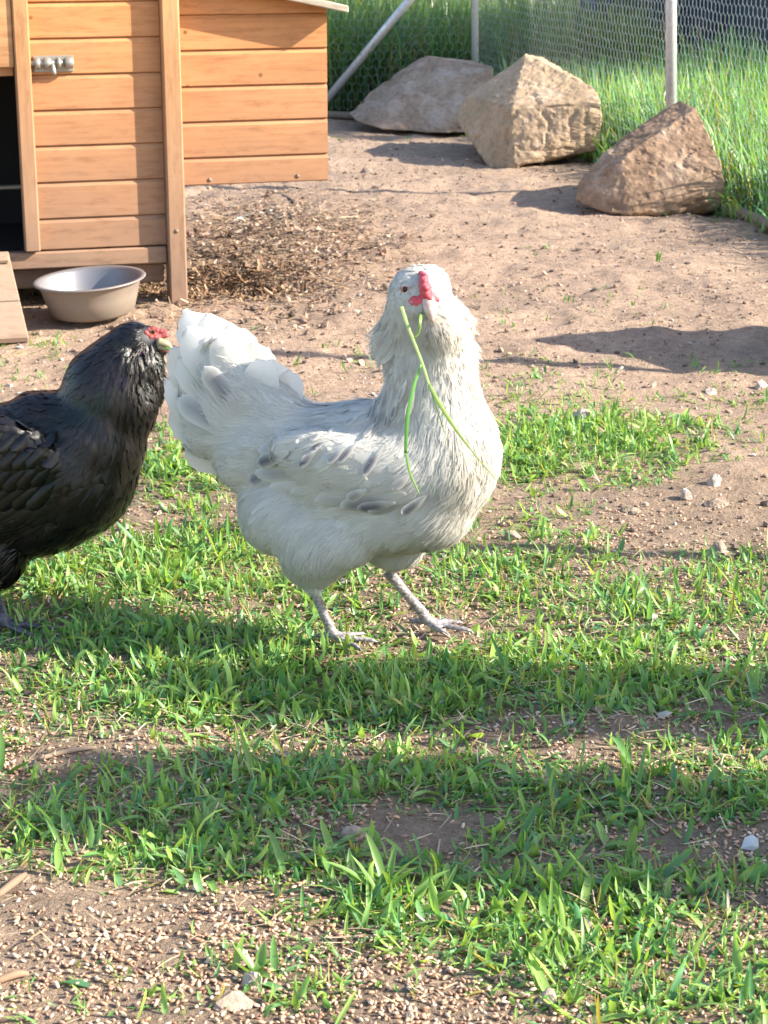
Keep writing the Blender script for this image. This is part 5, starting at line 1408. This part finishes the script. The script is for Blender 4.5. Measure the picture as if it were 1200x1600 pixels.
# ---- black hen
YB = 2.31; SB = .00078
g1 = G(5, 986); g2 = G(-95, 966)
wt = foot(0, 0, 0, g1.x, g1.y, R(-8), 7.5, .055, W(-18, 900, YB-.03)) + foot(0, 0, 0, g2.x, g2.y, R(-8), 7.5, .055, W(-95, 890, YB+.03))
E = lambda px, py, dY, a, b, c, ang=0, yw=0: (px, py, dY, a, b, c, ang, yw)
black = dict(Y=YB, x0=100, yaw=2, S=SB, seed=8, flat=1.15, soft=.1, sharp=[(220, 530, 0, .03)], label='glossy black hen with red face at the left frame edge', base=(-40, 995), leg_top=.11,
    skin=M_skinb, leg=M_legb, fmat=M_fblack, splash=False, ncand=45000, keep=.9, cA=np.array([.003, .003, .0038]), cB=np.array([.006, .0052, .0058]), group='hens in the run',
    ell=[E(5, 752, 0, 190, 108, 98, 0), E(112, 735, 0, 100, 104, 88, 0), E(140, 690, 0, 86, 88, 78, 0), E(172, 620, 0, 72, 82, 62, -15), E(188, 572, 0, 55, 52, 48, 0), E(208, 535, 0, 36, 30, 30, 0), E(228, 570, -.004, 23, 34, 27, -8), E(238, 540, -.0, 22, 20, 20, 0),
         E(100, 670, 0, 90, 48, 60, 25), E(20, 680, 0, 120, 44, 60, 4), E(-40, 712, -.072, 125, 66, 24, 0), E(-40, 712, .072, 125, 66, 24, 0), E(-150, 760, 0, 105, 88, 85, 0), E(-240, 660, 0, 110, 55, 40, -52), E(-15, 855, -.03, 62, 52, 42, 75), E(-90, 850, .03, 62, 60, 42, 75), E(60, 800, 0, 120, 62, 80, -12), E(245, 600, -.004, 14, 24, 14, 0)],
    tubes=[], wtubes=wt,
    guides=[(215, 505, 0, -1, .1, 0, 10, 5, .0, 0, .08), (185, 515, 0, -1, .5, 0, 16, 6, 0, 0, .08), (230, 560, -.03, -.2, 1, 0, 16, 7, .1, 0, .3), (245, 600, -.01, .2, 1, 0, 18, 8, .2, 0, .3), (150, 560, 0, -.75, .8, 0, 26, 9, 0, 0, .08), (190, 590, -.04, -.25, 1, 0, 30, 9, 0, 0, .08),
     (110, 620, 0, -1, .7, 0, 34, 11, 0, 0, .08), (160, 650, -.05, -.35, 1, 0, 36, 10, 0, 0, .08), (225, 640, 0, -.1, 1, 0, 30, 10, 0, 0, .10), (215, 700, 0, -.35, 1, 0, 30, 14, 0, 0, .1), (180, 760, -.03, -.7, .8, 0, 30, 17, .05, 0, .1), (100, 740, -.07, -.9, .5, 0, 32, 17, .0, 0, .1),
     (60, 680, -.08, -.9, .55, 0, 26, 18, 0, 0, .12), (20, 720, -.09, -.9, .5, 0, 26, 18, 0, 0, .12), (-60, 720, -.09, -1, .35, 0, 34, 20, 0, 0, .12), (40, 640, 0, -1, .1, 0, 34, 15, 0, 0, .1), (-60, 650, 0, -1, .1, 0, 36, 16, 0, 0, .1), (120, 830, -.03, -.9, .4, 0, 32, 17, .2, 0, .12), (20, 850, -.03, -.8, .5, 0, 32, 16, .4, 0, .15),
     (-10, 890, -.03, -.1, 1, 0, 28, 12, .5, 0, .15), (-150, 780, 0, -.8, .6, 0, 36, 18, .5, 0, .2), (-240, 640, 0, -.6, -.8, 0, 44, 20, .2, 0, .1)],
    clear=[(240, 522, 17, 0), (252, 535, 15, 0), (222, 548, 7, 0)])
hb = build_hen(black)
Q, hit, big, part, part_me = hb['Q'], hb['hit'], hb['big'], hb['part'], hb['part_me']
tf = []
for i, (bx_, by_, tx_, ty_, w_, dy0) in enumerate([(-190, 700, -330, 520, 40, .02), (-190, 690, -290, 500, 40, .0), (-180, 690, -250, 500, 38, -.02), (-200, 710, -350, 570, 38, -.02), (-170, 680, -210, 540, 34, 0), (-200, 720, -360, 620, 36, -.01)]):
    tf.append((Q(bx_, by_, dy0), Q(tx_, ty_, dy0), w_, 0, 0, (-.1, -1, .35)))
big('tail_feather', tf, 12, .1, .02, .35)
wf = []
for row, (y0, n_, w_, Lp) in enumerate([(672, 9, 19, 40), (700, 9, 20, 42), (728, 8, 20, 44), (752, 8, 21, 60)]):
    for i in range(n_):
        bx_ = 88 - i*21 - row*4 + (10 if row % 2 else 0); by_ = y0 + random.uniform(-3, 3) + 5*math.sin(i*.5)
        p0, n0 = hit(bx_, by_); p1, n1 = hit(bx_-Lp*.72, by_+Lp*.62)
        if p0 is None or p1 is None: continue
        wf.append((p0+n0*(.004), p1+n1*.009, w_, 0, 0, n0))
big('wing_feather', wf, 7, .08, .03, .35)
def face_pt(px, py, out=.0):
    p, n_ = hit(px, py)
    if p is None: p = Q(px, py, 0); n_ = Vector((.5, -.85, 0))
    return p + n_*out, n_
fc = []
for (px, py, r_) in ((229, 520, .0042), (234, 515, .0042), (240, 515, .0042), (246, 518, .0045), (250, 524, .005), (243, 526, .0045), (236, 526, .004), (248, 532, .0048), (253, 519, .0042), (256, 524, .0044), (258, 518, .0032), (260, 524, .0036), (253, 545, .004), (258, 547, .0042), (262, 549, .0036)):
    p, n_ = face_pt(px, py, -.0015); fc.append(blob(p, r_))
part_me('face_skin', union_mesh(fc, .0011, 2, 'face_skin'), M_face)
ep, en = face_pt(238, 521, .0005)
part('eye', blob(ep, .0042), M_iris); part('pupil', blob(ep+en*.0018+Vector((0, -.0012, 0)), .0027), M_pupil)
p = Q(254, 536, -.010); bd = Vector((1, -.1, -.28)).normalized()
part('beak', tube_arr(smooth_path([p-bd*.006, p+bd*.004, p+bd*.008+Vector((0, 0, -.001)), p+bd*.011+Vector((0, 0, -.004))], 9), lerp_list([.0056, .0048, .0032, .001], 9), 14), M_beakb)
part('lower_beak', tube_arr(smooth_path([p-bd*.006+Vector((0, 0, -.0055)), p+bd*.003+Vector((0, 0, -.0055)), p+bd*.007+Vector((0, 0, -.006))], 7), lerp_list([.004, .0034, .001], 7), 12), M_beakb)
le, ln = face_pt(219, 549, .001)
part('ear_lobe', blob(le, .0028, .002, .0048), M_ear)
g_ = cat3([strip([p+bd*.004+Vector((0, -.008, -.003)), p+bd*.012+Vector((0, -.009, -.003)), p+bd*.020+Vector((0, -.009, -.002))], [3.5, 4.5, 3.5], ((.25, .45, .12), (.35, .5, .2)), 8)])
o = link('held_grass', npmesh('held_grass', g_[0]-np.array(p[:]), g_[1], True, g_[2]), M_grass, None, p)
o.modifiers.new('s', 'SOLIDIFY').thickness = .0004
tag(o, 'short bit of green grass held in the black hen beak', 'grass')
